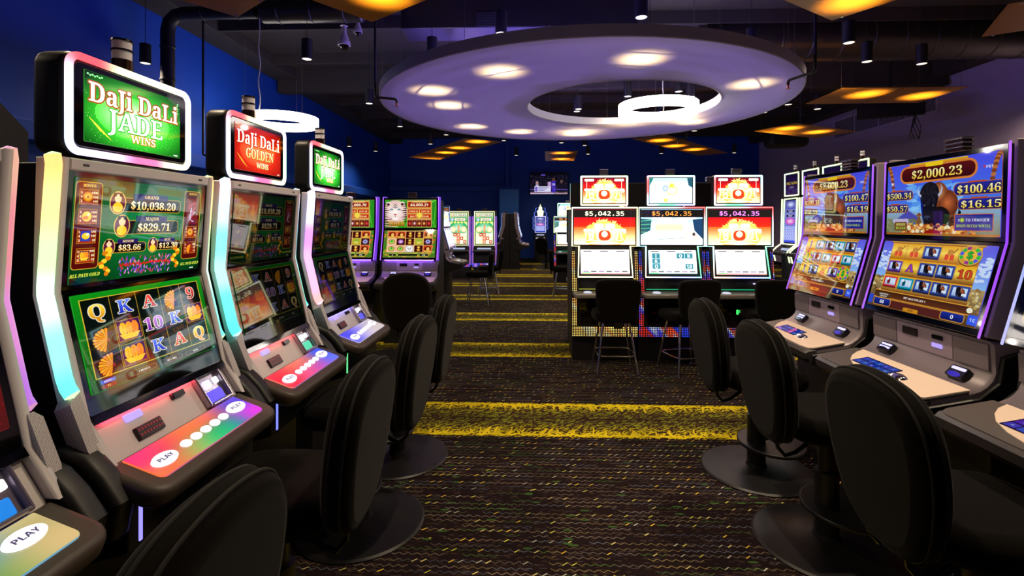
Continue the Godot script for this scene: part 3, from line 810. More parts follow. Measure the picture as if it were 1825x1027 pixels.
func pic_pale_reels(teal: bool) -> ImageTexture:   # an over-exposed five-reel game
	var p := Pic.new(360, 190, Color(1, 0.97, 0.97))
	if teal: p.rect(0, 0, 360, 190, Color(0.03, 0.16, 0.16)); p.rr(8, 6, 344, 178, 6, Color(0.95, 1, 1))
	for i in 5:
		for j in 3:
			var x := 34 + i * 59
			var y := 30 + j * 40
			p.rect(x, y, 56, 38, Color(0.2, 0.5, 0.55) if teal and (i == 0 or (i == 4 and j != 1) or (i == 3 and j == 0)) else Color(0.93, 0.97, 0.98) if teal else Color(0.98, 0.93, 0.95))
			if teal: p.text([["J", "K", "Q"], ["9", "10", "A"], ["A", "9", "J"], ["Q", "A", "10"], ["K", "A", "10"]][i][j], x + 28, y + 19, 24, Color.WHITE, {"f": 0, "ow": 1.5, "oc": Color(0.3, 0.5, 0.55)})
			else: p.star(x + 28, y + 19, 7, 14, 5 + (i + j) % 3, [Color(1, 0.85, 0.9), Color(0.85, 0.9, 1), Color(1, 0.95, 0.8), Color(0.95, 0.8, 0.85)][(i * 3 + j) % 4])
	for i in 6: p.rect(20 + i * 56, 164, 40, 8, Color(0.15, 0.15, 0.2) if i % 2 else Color(0.5, 0.4, 0.55))
	for i in 3: p.rect(24 + i * 120, 12, 60, 7, Color(0.2, 0.18, 0.2))
	p.rect(0, 182, 360, 8, Color(0.95, 0.3, 0.3) if not teal else Color(0.1, 0.3, 0.3)); p.rect(14, 176, 60, 8, Color(0.4, 0.85, 0.5))
	return p.tex()

func pic_tiger(sum: String) -> ImageTexture:
	var p := Pic.new(420, 250, Color(0.15, 0.55, 0.12))
	for i in 40: p.line(rng.randf() * 420, 0, rng.randf() * 420, 250, 6, Color(0.1, 0.5, 0.1).lerp(Color(0.4, 0.85, 0.2), rng.randf()))
	p.orb(86, 110, 96, 104, Color(1, 0.97, 0.95), Color(0.9, 0.75, 0.72), 6)
	p.ell(30, 42, 24, 22, Color(0.95, 0.85, 0.8)); p.ell(142, 40, 24, 22, Color(0.95, 0.85, 0.8)); p.ell(30, 44, 12, 12, Color(0.35, 0.2, 0.2)); p.ell(142, 42, 12, 12, Color(0.35, 0.2, 0.2))
	for i in 9:
		for k in [-1, 1]:
			var y := 34 + i * 19.0
			p.poly([Vector2(86 + k * 92, y - 3), Vector2(86 + k * (40 + (i % 3) * 10), y + 8), Vector2(86 + k * 90, y + 10)], Color(0.16, 0.08, 0.1))
	for i in 3: p.poly([Vector2(70 - i * 6, 34 + i * 14), Vector2(86, 42 + i * 14), Vector2(102 + i * 6, 34 + i * 14), Vector2(86, 50 + i * 14)], Color(0.18, 0.09, 0.1))
	for k in [-1, 1]: p.ell(86 + k * 30, 88, 13, 7, Color(0.2, 0.15, 0.15)); p.ell(86 + k * 30, 88, 6, 5, Color(0.45, 0.75, 0.9))
	p.poly([Vector2(68, 126), Vector2(104, 126), Vector2(86, 144)], Color(0.8, 0.45, 0.45)); p.line(86, 144, 86, 158, 3, Color(0.3, 0.2, 0.2)); p.ell(86, 168, 26, 10, Color(1, 0.98, 0.95))
	for i in 7: p.line(0, 180 + i * 10, 60 + i * 10, 170 + i * 14, 7, Color(0.9, 0.7, 0.65) if i % 2 else Color(0.35, 0.2, 0.2))
	p.text("TIGER", 96, 212, 34, Color(1, 0.9, 0.4), {"f": 0, "ow": 3.0, "oc": Color(0.55, 0.3, 0.05), "c2": GOLD2, "w": 130})
	p.rect(180, 8, 200, 236, Color(0.8, 0.6, 0.35))
	p.pill(186, 18, 188, 54, 8, GOLD, Color(0.6, 0.1, 0.05), 3); p.rect(220, 12, 120, 14, Color(0.9, 0.75, 0.45)); p.text(sum, 280, 47, 24, Color(1, 1, 0.85), {"f": 1, "sl": 0.15, "w": 176})
	for j in 2:
		for i in 2: p.pill(186 + i * 96, 84 + j * 44, 92, 36, 5, GOLD, Color(0.75, 0.16, 0.08), 2); p.text([["$1060.21", "$101.38"], ["$50.71", "$25.00"]][j][i], 232 + i * 96, 104 + j * 44, 13, Color(1, 0.95, 0.7), {"w": 80})
	p.star(280, 136, 14, 34, 8, Color(0.85, 0.95, 0.35)); p.ell(280, 140, 20, 22, Color(0.95, 0.85, 0.3))
	for i in 5: p.rect(186 + i * 38, 182, 36, 56, Color(0.35, 0.05, 0.05)); p.orb(204 + i * 38, 210, 16, 20, [Color(0.95, 0.3, 0.3), Color(0.95, 0.95, 1), Color(1, 0.85, 0.4), Color(1, 0.85, 0.4), Color(0.95, 0.3, 0.3)][i], Color(0.5, 0.1, 0.08), 4)
	return p.tex()

func pic_tiger_reels() -> ImageTexture:
	var p := Pic.new(420, 260, Color(0.3, 0.5, 0.15))
	blobs(p, 0, 0, 420, 260, 120, 16, [Color(0.2, 0.55, 0.1), Color(0.75, 0.6, 0.2), Color(0.5, 0.75, 0.2), Color(0.8, 0.4, 0.15)])
	p.rect(28, 6, 364, 206, Color(0.95, 0.75, 0.45))
	var kinds := ["rat", "rat", "y", "y", "rat", "jade", "bowl", "y", "gold", "lace", "jade", "jade", "face", "y", "rat"]
	for k in 15:
		var x := 34.0 + (k % 5) * 72
		var y := 11.0 + int(k / 5.0) * 67
		var c := Vector2(x + 33, y + 31)
		p.rect(x, y, 66, 63, Color(0.25, 0.02, 0.04))
		match kinds[k]:
			"rat": p.rect(x, y, 66, 63, Color(0.85, 0.3, 0.12)); p.ell(c.x, c.y, 26, 22, Color(0.4, 0.08, 0.03)); p.ell(c.x + 3, c.y + 2, 13, 16, Color(1, 0.75, 0.4)); p.rect(x + 6, y + 48, 54, 12, Color(0.95, 0.8, 0.3))
			"y": p.star(c.x, c.y - 12, 8, 16, 6, Color(1, 0.82, 0.35)); p.star(c.x, c.y + 12, 9, 19, 5, Color(0.95, 0.7, 0.25))
			"jade": p.rect(x, y, 66, 63, Color(0.95, 0.8, 0.65)); p.ell(c.x, c.y, 25, 23, Color(0.8, 0.3, 0.2)); p.ell(c.x, c.y, 19, 18, Color(0.65, 0.9, 0.3)); p.ell(c.x, c.y - 5, 8, 8, Color(0.15, 0.6, 0.3))
			"bowl": p.star(c.x, c.y, 16, 25, 9, Color(0.75, 0.45, 0.8)); p.ell(c.x, c.y, 12, 12, Color(0.9, 0.75, 0.95))
			"gold": p.rect(x, y, 66, 63, Color(0.75, 0.7, 0.2)); p.star(c.x, c.y, 14, 28, 8, Color(0.55, 0.75, 0.2)); p.ell(c.x, c.y + 8, 20, 10, Color(0.95, 0.85, 0.4))
			"lace": p.star(c.x, c.y, 14, 27, 8, Color(0.75, 0.75, 0.95)); p.ell(c.x, c.y, 9, 9, Color(0.4, 0.35, 0.7))
			"face": p.rect(x, y, 66, 63, Color(0.85, 0.8, 0.8)); p.ell(c.x, c.y, 26, 26, Color.WHITE); p.ell(c.x - 10, c.y - 4, 4, 4, Color.BLACK); p.ell(c.x + 10, c.y - 4, 4, 4, Color.BLACK); p.star(c.x, c.y + 8, 4, 9, 3, Color(0.5, 0.2, 0.25))
	for i in 3: p.pill([48, 120, 290][i], 222, [64, 162, 76][i], 26, 10, Color(0.95, 0.85, 0.4), Color(0.05, 0.12, 0.05), 3)
	p.text("0", 80, 235, 11, Color.WHITE); p.text("250", 328, 235, 11, Color.WHITE)
	return p.tex()

func pic_lucky() -> ImageTexture:   # the tall pale game of the far pair
	var p := Pic.new(200, 324, Color(0.8, 0.95, 0.75))
	p.vgrad(0, 0, 200, 100, Color(0.9, 0.95, 0.8), Color(0.2, 0.65, 0.3)); p.orb(100, 160, 100, 70, Color(0.85, 1, 0.95), Color(0.15, 0.65, 0.35), 10)
	for i in 2: p.pill(52, 12 + i * 44, 130, 34, 12, Color(0.2, 0.25, 0.1), Color(1, 1, 0.9), 4); p.text(["$1,028.48", "$233.61"][i], 118, 29 + i * 44, 17, Color(0.3, 0.25, 0.15), {"w": 110}); p.ell(30, 30 + i * 44, 16, 16, [Color(0.95, 0.6, 0.4), Color(0.6, 0.7, 0.95)][i]); p.ell(30, 30 + i * 44, 8, 8, Color.WHITE)
	for i in 5: p.ell(24 + i * 38, 102, 14, 10, Color(0.95, 0.9, 0.45))
	for k in [-1, 1]: p.orb(100 + k * 60, 172, 34, 30, Color(1, 1, 0.9), Color(0.95, 0.85, 0.6), 4)
	for i in 5: p.rect(90, 130 + i * 15, 24, 12, Color(0.95, 0.55, 0.25))
	for i in 5:
		for j in 3: p.rect(8 + i * 37, 210 + j * 36, 34, 33, [Color(0.95, 0.95, 0.75), Color(0.98, 0.9, 0.85), Color(0.8, 0.15, 0.12), Color(0.98, 0.98, 0.9), Color(0.9, 0.35, 0.25)][(i * 2 + j * 3 + i * j) % 5]); p.ell(25 + i * 37, 226 + j * 36, 9, 9, Color(1, 0.95, 0.8))
	return p.tex()

func pic_maze(body: bool) -> ImageTexture:
	var p := Pic.new(160, 190 if not body else 330, Color(0.1, 0.06, 0.18))
	if not body:
		p.vgrad(0, 0, 160, 190, Color(0.12, 0.07, 0.25), Color(0.3, 0.15, 0.4))
		for i in 18: p.rect(rng.randf() * 150, 90 + rng.randf() * 90, 12, 30, Color(0.3, 0.22, 0.5))
		p.text("PAC-MAN", 80, 84, 24, Color(0.95, 0.85, 0.35), {"f": 1, "ow": 2.0, "oc": Color(0.35, 0.2, 0.1), "w": 130}); p.text("LINK", 80, 122, 16, Color(0.75, 0.75, 0.85), {"f": 1})
	else:
		p.vgrad(0, 0, 160, 330, Color(0.3, 0.3, 0.65), Color(0.6, 0.65, 0.95))
		p.orb(80, 34, 60, 26, Color(0.85, 0.9, 1), Color(0.45, 0.45, 0.75), 5)
		for i in 2: p.pill(20, 74 + i * 34, 120, 26, 8, Color(0.7, 0.75, 1), Color(0.12, 0.1, 0.35), 3); p.text(["$12.04", "$238.9"][i], 80, 87 + i * 34, 13, Color(0.9, 0.9, 1))
		p.orb(80, 164, 70, 28, Color(1, 0.85, 0.95), Color(0.75, 0.3, 0.75), 8)
		for i in 5:
			for j in 4: p.rect(8 + i * 30, 204 + j * 26, 26, 22, Color(0.75, 0.8, 1)); p.ell(21 + i * 30, 215 + j * 26, 6, 6, Color(0.45, 0.4, 0.8))
		p.rect(0, 312, 160, 18, Color(0.25, 0.3, 0.9))
	return p.tex()

func pic_tv() -> ImageTexture:   # a ball game seen over a court, with a caption box
	var p := Pic.new(320, 180, Color(0.02, 0.02, 0.05))
	for i in 900: p.ell(rng.randf() * 320, 20 + rng.randf() * 130, 3, 3, [Color(0.12, 0.1, 0.2), Color(0.05, 0.05, 0.1), Color(0.25, 0.18, 0.2), Color(0.1, 0.12, 0.25)][i % 4])
	p.rect(0, 0, 320, 12, Color(0.03, 0.03, 0.06)); p.rr(94, 12, 34, 14, 4, Color(0.35, 0.25, 0.7)); p.rect(0, 160, 320, 20, Color(0.5, 0.35, 0.45)); p.rect(0, 170, 200, 10, Color(0.8, 0.75, 0.85))
	p.rr(182, 62, 34, 104, 10, Color(0.25, 0.15, 0.7)); p.ell(199, 56, 13, 15, Color(0.35, 0.2, 0.15)); p.text("30", 199, 98, 18, Color(0.85, 0.85, 1)); p.rr(236, 80, 60, 86, 10, Color(0.08, 0.07, 0.12)); p.ell(266, 74, 12, 14, Color(0.4, 0.28, 0.25)); p.rr(150, 76, 28, 40, 8, Color(0.75, 0.6, 0.85)); p.ell(60, 84, 12, 14, Color(0.7, 0.55, 0.55)); p.rr(46, 98, 28, 30, 6, Color(0.75, 0.7, 0.85))
	p.rect(38, 114, 138, 46, Color(0.88, 0.88, 1)); p.rect(42, 118, 22, 38, Color(0.45, 0.35, 0.75))
	for i in 3: p.rect(70, 122 + i * 11, 90 - i * 18, 5, Color(0.35, 0.35, 0.6))
	return p.tex()

func pic_dim_game() -> ImageTexture:   # mostly black, a few gold figures: the machine cut off by the right edge
	var p := Pic.new(480, 460, Color(0.01, 0.01, 0.015))
	for i in 5: p.pill(20 + i * 90, 300 + (i % 2) * 40, 44, 80, 18, Color(0.75, 0.6, 0.25), Color(0.25, 0.18, 0.06), 5); p.orb(60 + i * 92, 370, 28, 20, Color(0.95, 0.85, 0.55), Color(0.4, 0.28, 0.1), 5)
	for i in 3: p.pill(40 + i * 140, 80, 110, 40, 10, Color(0.3, 0.25, 0.12), Color(0.04, 0.03, 0.03), 2)
	return p.tex()

func pic_deck(cols: Array) -> ImageTexture:   # the colour wash of a lit button deck: back row, then front row
	var im := Image.create(4, 2, false, Image.FORMAT_RGB8)
	for i in 8: im.set_pixel(i % 4, int(i / 4.0), cols[i])
	im.resize(64, 24, Image.INTERPOLATE_CUBIC)
	return ImageTexture.create_from_image(im)

func pic_play() -> ImageTexture:
	var p := Pic.new(128, 72, Color(1, 0.98, 1))
	p.text("PLAY", 64, 36, 20, Color(0.25, 0.2, 0.35), {"f": 1, "sx": 1.25})
	return p.tex()

func pic_touch(c: Color) -> ImageTexture:
	var p := Pic.new(160, 72, c * 0.35)
	for i in 5:
		for j in 2: p.rr(6 + i * 30, 8 + j * 32, 27, 27, 4, c.lerp(Color(0.2, 0.5, 0.9), 0.3 * ((i + j) % 3))); p.text(str(1 + i + j * 5), 19 + i * 30, 21 + j * 32, 9, Color(0.7, 0.8, 1))
	return p.tex()

func pic_carpet() -> ImageTexture:   # one repeat of the loom: 2.11 m square, a yellow band along its first third
	var N := 1536
	var p := Pic.new(N, N, Color(0.125, 0.085, 0.092), 1)
	var k := N / 2.11   # pixels in a metre
	for i in 26000:   # the ground: short level threads of browns and plums
		p.rect(rng.randi() % N, rng.randi() % N, 6 + rng.randi() % 26, 1 + rng.randi() % 2, Color(0.18, 0.12, 0.118).lerp(Color(0.07, 0.048, 0.066), rng.randf()))
	for i in 5200:   # lighter flecks among them
		p.rect(rng.randi() % N, rng.randi() % N, 8 + rng.randi() % 16, 2, [Color(0.34, 0.27, 0.24), Color(0.3, 0.27, 0.32), Color(0.36, 0.3, 0.2)][i % 3])
	var row := 0
	var y := 0.69 * k
	while y < N - 8:   # rows of zigzag, most of it dull, the rising strokes often bright
		var x := -rng.randf() * 20.0
		var main := row % 2 == 0
		while x < N:
			var c: Color = [Color(0.5, 0.44, 0.3), Color(0.46, 0.43, 0.42), Color(0.36, 0.4, 0.47), Color(0.3, 0.42, 0.22), Color(0.5, 0.44, 0.38)][rng.randi() % 5] * rng.randf_range(0.7, 1.1)
			var run := 2 + rng.randi() % 7
			if rng.randf() < (0.85 if main else 0.4):
				for q in run:
					p.line(x, y - 5.5, x + 15, y + 5.5, 2.8, c)
					p.line(x + 15, y + 5.5, x + 30, y - 5.5, 3.4, c)
					if main and rng.randf() < 0.34: p.line(x + 14, y + 6.5, x + 31, y - 7.0, rng.randf_range(3.4, 5.0), [Color(0.93, 0.78, 0.25), Color(0.85, 0.8, 0.5), Color(0.7, 0.72, 0.66), Color(0.8, 0.8, 0.3)][rng.randi() % 4])
					x += 30
			else: x += 30 * (1 + rng.randi() % 3)
		row += 1
		y += 0.038 * k * (1.0 + 0.15 * sin(row * 1.7))
	for i in 60: p.ell(rng.randf() * N, 0.72 * k + rng.randf() * (N - 0.74 * k), 18, 5, Color(0.24, 0.38, 0.18))
	# the band: a ragged bright border each side, mottled slanting tufts between, a dark line down the middle
	p.rect(0, 0, N, 0.67 * k, Color(0.24, 0.15, 0.12))
	for i in 11000:
		var f := rng.randf()
		var yy := f * 0.67 * k
		var near := minf(f, 1 - f) * 2.0
		var c := Color(0.88, 0.82, 0.1).lerp(Color(0.5, 0.54, 0.14), clampf(near * 2.0 - 0.45 + rng.randf_range(-0.3, 0.3), 0, 1))
		if rng.randf() < 0.3 + near * 0.42: c = Color(0.2, 0.125, 0.11) if i % 3 else Color(0.3, 0.24, 0.13)
		var x := rng.randf() * N
		var l := rng.randf_range(8, 26)
		p.line(x, yy, x + l, yy - l * rng.randf_range(0.2, 0.9), rng.randf_range(3, 7), c)
	for e in 2:
		var x := 0.0
		while x < N:
			var yy := (0.04 if e == 0 else 0.63) * k + sin(x * 0.05 + e) * 6 + rng.randf_range(-7, 7)
			p.ell(x, yy, rng.randf_range(8, 16), rng.randf_range(5, 11), Color(0.92, 0.85, 0.1))
			if rng.randf() < 0.5:
				var d := rng.randf_range(0.04, 0.13) * k * (1.0 if e == 0 else -1.0)
				var w := x + rng.randf_range(-26, 26)
				p.line(x, yy, w, yy + d * 0.6, rng.randf_range(8, 15), Color(0.9, 0.81, 0.14)); p.line(w, yy + d * 0.55, w + rng.randf_range(-8, 24), yy + d, rng.randf_range(6, 11), Color(0.88, 0.79, 0.14))
			x += 13
	p.rect(0, 0.325 * k, N, 9, Color(0.1, 0.06, 0.05))
	return p.tex()

# ---------------------------------------------------------------- palette
var SILVER: StandardMaterial3D
var BLACKP: StandardMaterial3D
var GLOSS: StandardMaterial3D
var CHROME: StandardMaterial3D
var FABRIC: StandardMaterial3D
var DARKMETAL: StandardMaterial3D
var T := {}

func materials() -> void:
	SILVER = std(Color(0.82, 0.8, 0.8), 0.42, 0.15)
	BLACKP = std(Color(0.06, 0.058, 0.06), 0.45)
	GLOSS = std(Color(0.02, 0.02, 0.024), 0.05, 0.0, 0.6)
	CHROME = std(Color(0.85, 0.85, 0.87), 0.12, 1.0)
	DARKMETAL = std(Color(0.11, 0.107, 0.115), 0.42, 0.3)
	FABRIC = grain("fabric", Color(0.038, 0.031, 0.024), Color(0.07, 0.058, 0.043), 0.18, 0.95, 0.0, 0.0, 6.0)
	FABRIC.metallic_specular = 0.12; FABRIC.rim_enabled = true; FABRIC.rim = 0.12; FABRIC.rim_tint = 0.7
	T.jade = pic_topper(true); T.golden = pic_topper(false)
	T.upper = pic_upper(); T.reels = pic_reels(Color(0.05, 0.55, 0.08)); T.reels_red = pic_reels(Color(0.75, 0.06, 0.05))
	T.bison1 = pic_bison(["$2,000.23", "$500.34", "$50.57", "$100.46", "$16.15"], ["3      TO TRIGGER", "BISON BUCKS WHEEL"])
	T.bison2 = pic_bison(["$2,000.23", "$500.35", "$50.59", "$100.47", "$16.19"], ["BET MAX TO UNLOCK", "GOLD WHEEL"])
	T.reels1 = pic_bison_reels([["c", "c", "b", "c", "w"], ["p", "A", "b", "b", "10"], ["r", "t", "b", "b", "b"]], "60")
	T.reels2 = pic_bison_reels([["J", "t", "b", "t", "b"], ["w", "b", "t", "r", "t"], ["J", "b", "c", "p", "w"]], "0")
	T.dim = pic_dim_game()
	T.fire_top = pic_fire(320, 200, "", Color.WHITE); T.ice_top = pic_ice(320, 200, "")
	T.fire1 = pic_fire(440, 262, "$5,042.35", Color(1, 1, 0.8)); T.fire3 = pic_fire(440, 262, "$5,042.35", Color(0.85, 0.45, 0.85)); T.ice = pic_ice(440, 262, "$5,042.35")
	T.pale = pic_pale_reels(false); T.teal = pic_pale_reels(true)
	T.tiger = pic_tiger("$4,000.21"); T.tiger2 = pic_tiger("$1,000.70"); T.tiger_reels = pic_tiger_reels()
	T.lucky = pic_lucky(); T.maze = pic_maze(false); T.maze_body = pic_maze(true); T.tv = pic_tv()
	T.play = pic_play(); T.touch = pic_touch(Color(0.15, 0.25, 0.85)); T.touch2 = pic_touch(Color(0.4, 0.2, 0.8))
	T.rainbow = ramp("rainbow", [Color(0.95, 0.9, 1), Color(1, 0.95, 0.8), Color(0.9, 1, 0.75), Color(1, 0.3, 0.35), Color(0.9, 0.9, 1), Color(0.8, 0.85, 1), Color(0.95, 0.8, 1), Color(1, 0.4, 0.6), Color(1, 0.95, 0.75), Color(0.85, 1, 0.9)])
	T.cool = ramp("cool", [Color(0.7, 0.95, 1), Color(0.85, 1, 0.8), Color(1, 0.9, 0.95), Color(1, 0.35, 0.35), Color(0.85, 0.95, 1), Color(0.4, 0.9, 0.6), Color(0.6, 0.65, 1), Color(1, 0.9, 0.8)])
	T.warm = ramp("warm", [Color(1, 0.98, 0.72), Color(1, 1, 0.86), Color(0.98, 0.95, 0.62), Color(1, 0.97, 0.8)])

# ---------------------------------------------------------------- small shared pieces
func candle(p: Node3D, x: float, y: float, z: float, r := 0.032, h := 0.12) -> void:
	var c := part(p, "signal_lamp", cached("candle_base%f,%f" % [r, h], func(b): b.lathe([Vector2(0, 0), Vector2(r * 1.12, 0), Vector2(r * 1.12, h * 0.12), Vector2(r, h * 0.14), Vector2(r, h * 0.42), Vector2(0, h * 0.42)])), std(Color(0.45, 0.38, 0.28), 0.15, 1.0), at(x, y, z))
	part(c, "lamp_lens", cached("candle_lens%f,%f" % [r, h], func(b):
		b.lathe([Vector2(0, 0), Vector2(r * 0.9, 0), Vector2(r * 0.9, h * 0.24), Vector2(0, h * 0.24)])
		b.lathe([Vector2(0, h * 0.28), Vector2(r * 0.9, h * 0.28), Vector2(r * 0.9, h * 0.52), Vector2(0, h * 0.52)])), std(Color(0.93, 0.91, 0.95), 0.15), at(0, h * 0.43, 0))
	part(c, "lamp_band", cached("candle_band%f,%f" % [r, h], func(b):
		b.lathe([Vector2(0, h * 0.235), Vector2(r, h * 0.235), Vector2(r, h * 0.285), Vector2(0, h * 0.285)])
		b.lathe([Vector2(0, h * 0.51), Vector2(r, h * 0.51), Vector2(r * 0.96, h * 0.57), Vector2(0, h * 0.57)])), std(Color(0.2, 0.2, 0.22), 0.2, 0.9), at(0, h * 0.43, 0))

func stack_lamp(p: Node3D, x: float, y: float, z: float, w := 0.1) -> void:   # short clear stack of three rings
	var c := part(p, "signal_lamp", boxm(Vector3(w, 0.012, 0.05), 0.003), CHROME, at(x, y + 0.006, z))
	for i in 3:
		part(c, "lamp_ring", boxm(Vector3(w * 0.86, 0.014, 0.045), 0.003), std(Color(0.2, 0.06, 0.06), 0.1) if w > 0.1 else std(Color(0.35, 0.34, 0.36), 0.1), at(0, 0.011 + i * 0.02, 0))
		part(c, "lamp_band", boxm(Vector3(w, 0.009, 0.055), 0.003), CHROME, at(0, 0.021 + i * 0.02, 0))

func screen(p: Node3D, called: String, f: Transform3D, w: float, h: float, t: Texture2D, e: float, z: float, r := 0.004, label := "") -> MeshInstance3D:
	return part(p, called, plate(w, h, 0.003, r), shown(t, e), f * at(0, 0, z), label)

func led_frame(p: Node3D, key: String, o: PackedVector2Array, w: float, th: float, f: Transform3D, t: Texture2D, e: float) -> MeshInstance3D:
	return part(p, "light_frame", cached("frame" + key, func(b): b.band(o, w, th)), shown(t, e, 0.4), f)

# ---------------------------------------------------------------- the tall silver machines of the left row
func silver_machine(label: String, d: float, o: Dictionary) -> Node3D:
	var t := thing("slot_machine", label, "slot machine", Vector3(-1.3, 0, -d), PI / 2, "silver slot machines in the left row")
	var a := Vector2(0.012, 1.68)
	var k := Vector2(-0.014, 1.308)
	var b := Vector2(0.07, 0.95)
	var c := Vector2(0.148, 0.83)
	part(t, "cabinet", sided([Vector2(-0.45, 0.0), Vector2(0.0, 0.0), Vector2(0.0, 0.53), Vector2(0.19, 0.59), Vector2(0.19, 0.76), Vector2(0.1, 0.82), Vector2(0.02, 0.94), Vector2(-0.05, 1.305), Vector2(-0.03, 1.67), Vector2(-0.45, 1.67)], 0.62), BLACKP)
	for s in [-1, 1]:
		part(t, "frame_rail", sided([Vector2(0.015, 1.683), Vector2(-0.011, 1.308), Vector2(0.075, 0.95), Vector2(0.154, 0.83), Vector2(0.08, 0.83), Vector2(0.02, 0.93), Vector2(-0.07, 1.3), Vector2(-0.06, 1.683)], 0.03), SILVER, at(s * 0.314, 0, 0))
		var g := part(t, "speaker_grille", cached("grille", func(m): m.slab(PackedVector2Array([Vector2(-0.004, -0.1), Vector2(0.02, -0.1), Vector2(0.034, -0.05), Vector2(0.034, 0.08), Vector2(0.016, 0.1), Vector2(-0.004, 0.1)]), hard(0.05))), perforated(), slope(Vector2(0.035, 1.03), Vector2(0.115, 0.83), s * 0.32) * at(0, 0, -0.03, 0, 0.0 if s > 0 else PI, 0) * at(0, 0, 0.0 if s > 0 else -0.05))
		g.set_meta("label", "silver grille with fine holes")
		part(t, "light_strip", cached("strip", func(m): m.tube([Vector3(0, 1.687, 0.004), Vector3(0, 1.66, 0.008), Vector3(0, 1.5, -0.004), Vector3(0, 1.33, -0.016), Vector3(0, 1.305, -0.016), Vector3(0, 1.28, -0.01), Vector3(0, 1.17, 0.016), Vector3(0, 1.08, 0.037), Vector3(0, 1.055, 0.046), Vector3(0, 1.035, 0.06)], 0.0145, 10, false, 0.022, Vector3(0, 0, 1))), shown(o.strip, o.get("strip_e", 2.1), 0.4), at(s * 0.343, 0, 0.0 if s < 0 else -0.024))
		part(t, "side_bolster", cached("bolster", func(m):
			m.xf = Transform3D(Basis(Vector3(0, 0, 1), Vector3(0, 1, 0), Vector3(-1, 0, 0)), Vector3.ZERO)
			m.slab(PackedVector2Array([Vector2(-0.1, 0.66), Vector2(0.2, 0.66), Vector2(0.22, 0.76), Vector2(0.17, 0.83), Vector2(0.12, 0.88), Vector2(0.06, 0.905), Vector2(-0.0, 0.9), Vector2(-0.1, 0.86)]), soft(0.07, 0.02, 3))), std(Color(0.045, 0.043, 0.045), 0.5), at(s * 0.345, 0, 0))
	part(t, "top_rail", boxm(Vector3(0.6, 0.036, 0.06)), SILVER, at(0, 1.666, -0.016))
	for s in [-1, 1]: part(t, "rail_mark", plate(0.02, 0.007, 0.002, 0.001), std(Color(0.25, 0.24, 0.25), 0.5), at(s * 0.25, 1.667, 0.0135))
	var fu := slope(a, k)
	var fl := slope(k, b)
	part(t, "upper_bezel", plate(0.6, 0.352, 0.012, 0.012), GLOSS, fu * at(0, -0.01, -0.016))
	screen(t, "upper_screen", fu, 0.556, 0.31, o.upper, o.eu, -0.004).translate_object_local(Vector3(0, -0.016, 0))
	part(t, "lower_bezel", plate(0.6, 0.362, 0.012, 0.02), GLOSS, fl * at(0, 0, -0.014))
	screen(t, "lower_screen", fl, 0.556, 0.288, o.lower, o.el, -0.002).translate_object_local(Vector3(0, 0.024, 0))
	part(t, "glass_lip", boxm(Vector3(0.6, 0.012, 0.05), 0.004), GLOSS, fl * at(0, -0.184, -0.024))
	panel_light(t, fu, 0.55, 0.3, o.tint, o.eu * 0.12); panel_light(t, fl, 0.55, 0.29, o.tint, o.el * 0.12)
	# below the glass: control panel with its readers, then the lit deck in its bumper
	var fp := slope(Vector2(0.072, 0.948), c)
	var cp := part(t, "control_panel", plate(0.598, 0.14, 0.014, 0.006), SILVER, fp * at(0, 0, -0.034))
	part(cp, "small_display", plate(0.066, 0.024, 0.006), lit(Color(0.75, 0.65, 1), 1.1), at(-0.155, 0.036, 0.014), "small lit lavender display")
	part(t, "wash_light", boxm(Vector3(0.42, 0.01, 0.008), 0.002), shown(ramp("wash%s" % o.deck[0], [o.deck[0], o.deck[0], o.deck[1], o.deck[2]], false), 26.0, 0.4), fp * at(-0.05, 0.066, -0.012))
	part(t, "light_shroud", plate(0.6, 0.026, 0.004, 0.002), GLOSS, fp * at(0, 0.067, 0.0))
	var kp := part(cp, "keypad", plate(0.104, 0.042, 0.01), std(Color(0.09, 0.06, 0.065), 0.35), at(-0.13, -0.022, 0.014), "black keypad with dim red figures")
	part(kp, "key_display", cached("figures", func(m):
		for i in 16: m.box(Vector3(-0.042 + (i % 8) * 0.012, 0.009 - 0.016 * int(i / 8.0), 0), Vector3(0.007, 0.008, 0.002), 0.0005)), lit(Color(0.75, 0.2, 0.22), 0.35), at(0, 0, 0.0105))
	part(cp, "card_slot", plate(0.056, 0.022, 0.012), std(Color(0.07, 0.06, 0.06), 0.2), at(0.035, 0.036, 0.014))
	var ba := part(cp, "bill_acceptor", cached("acceptor", func(m):
		m.box(Vector3(0.062, 0, 0.008), Vector3(0.012, 0.13, 0.024)); m.box(Vector3(-0.062, 0, 0.008), Vector3(0.012, 0.13, 0.024)); m.box(Vector3(0, -0.06, 0.01), Vector3(0.12, 0.012, 0.028)); m.box(Vector3(0, 0, 0.0), Vector3(0.124, 0.13, 0.008))), std(Color(0.66, 0.62, 0.68), 0.2, 0.8), at(0.19, 0.002, 0.016), "bright metal bill acceptor")
	part(ba, "slot_light", plate(0.04, 0.034, 0.01, 0.008), lit(o.acc.lerp(Color.WHITE, 0.7), 1.6), at(-0.018, 0.016, 0.003))
	part(ba, "slot_light", plate(0.022, 0.026, 0.01, 0.006), lit(Color(1, 1, 1), 1.5), at(0.034, 0.02, 0.003))
	part(ba, "tray_light", plate(0.09, 0.044, 0.008, 0.006), lit(o.acc, 0.9), at(-0.008, -0.032, 0.003), "coloured lit ticket tray")
	part(ba, "ticket_sign", plate(0.08, 0.014, 0.006), std(Color(0.35, 0.26, 0.06), 0.4), at(-0.012, 0.054, 0.004))
	var fd := slope(Vector2(0.142, 0.833), Vector2(0.3, 0.775))
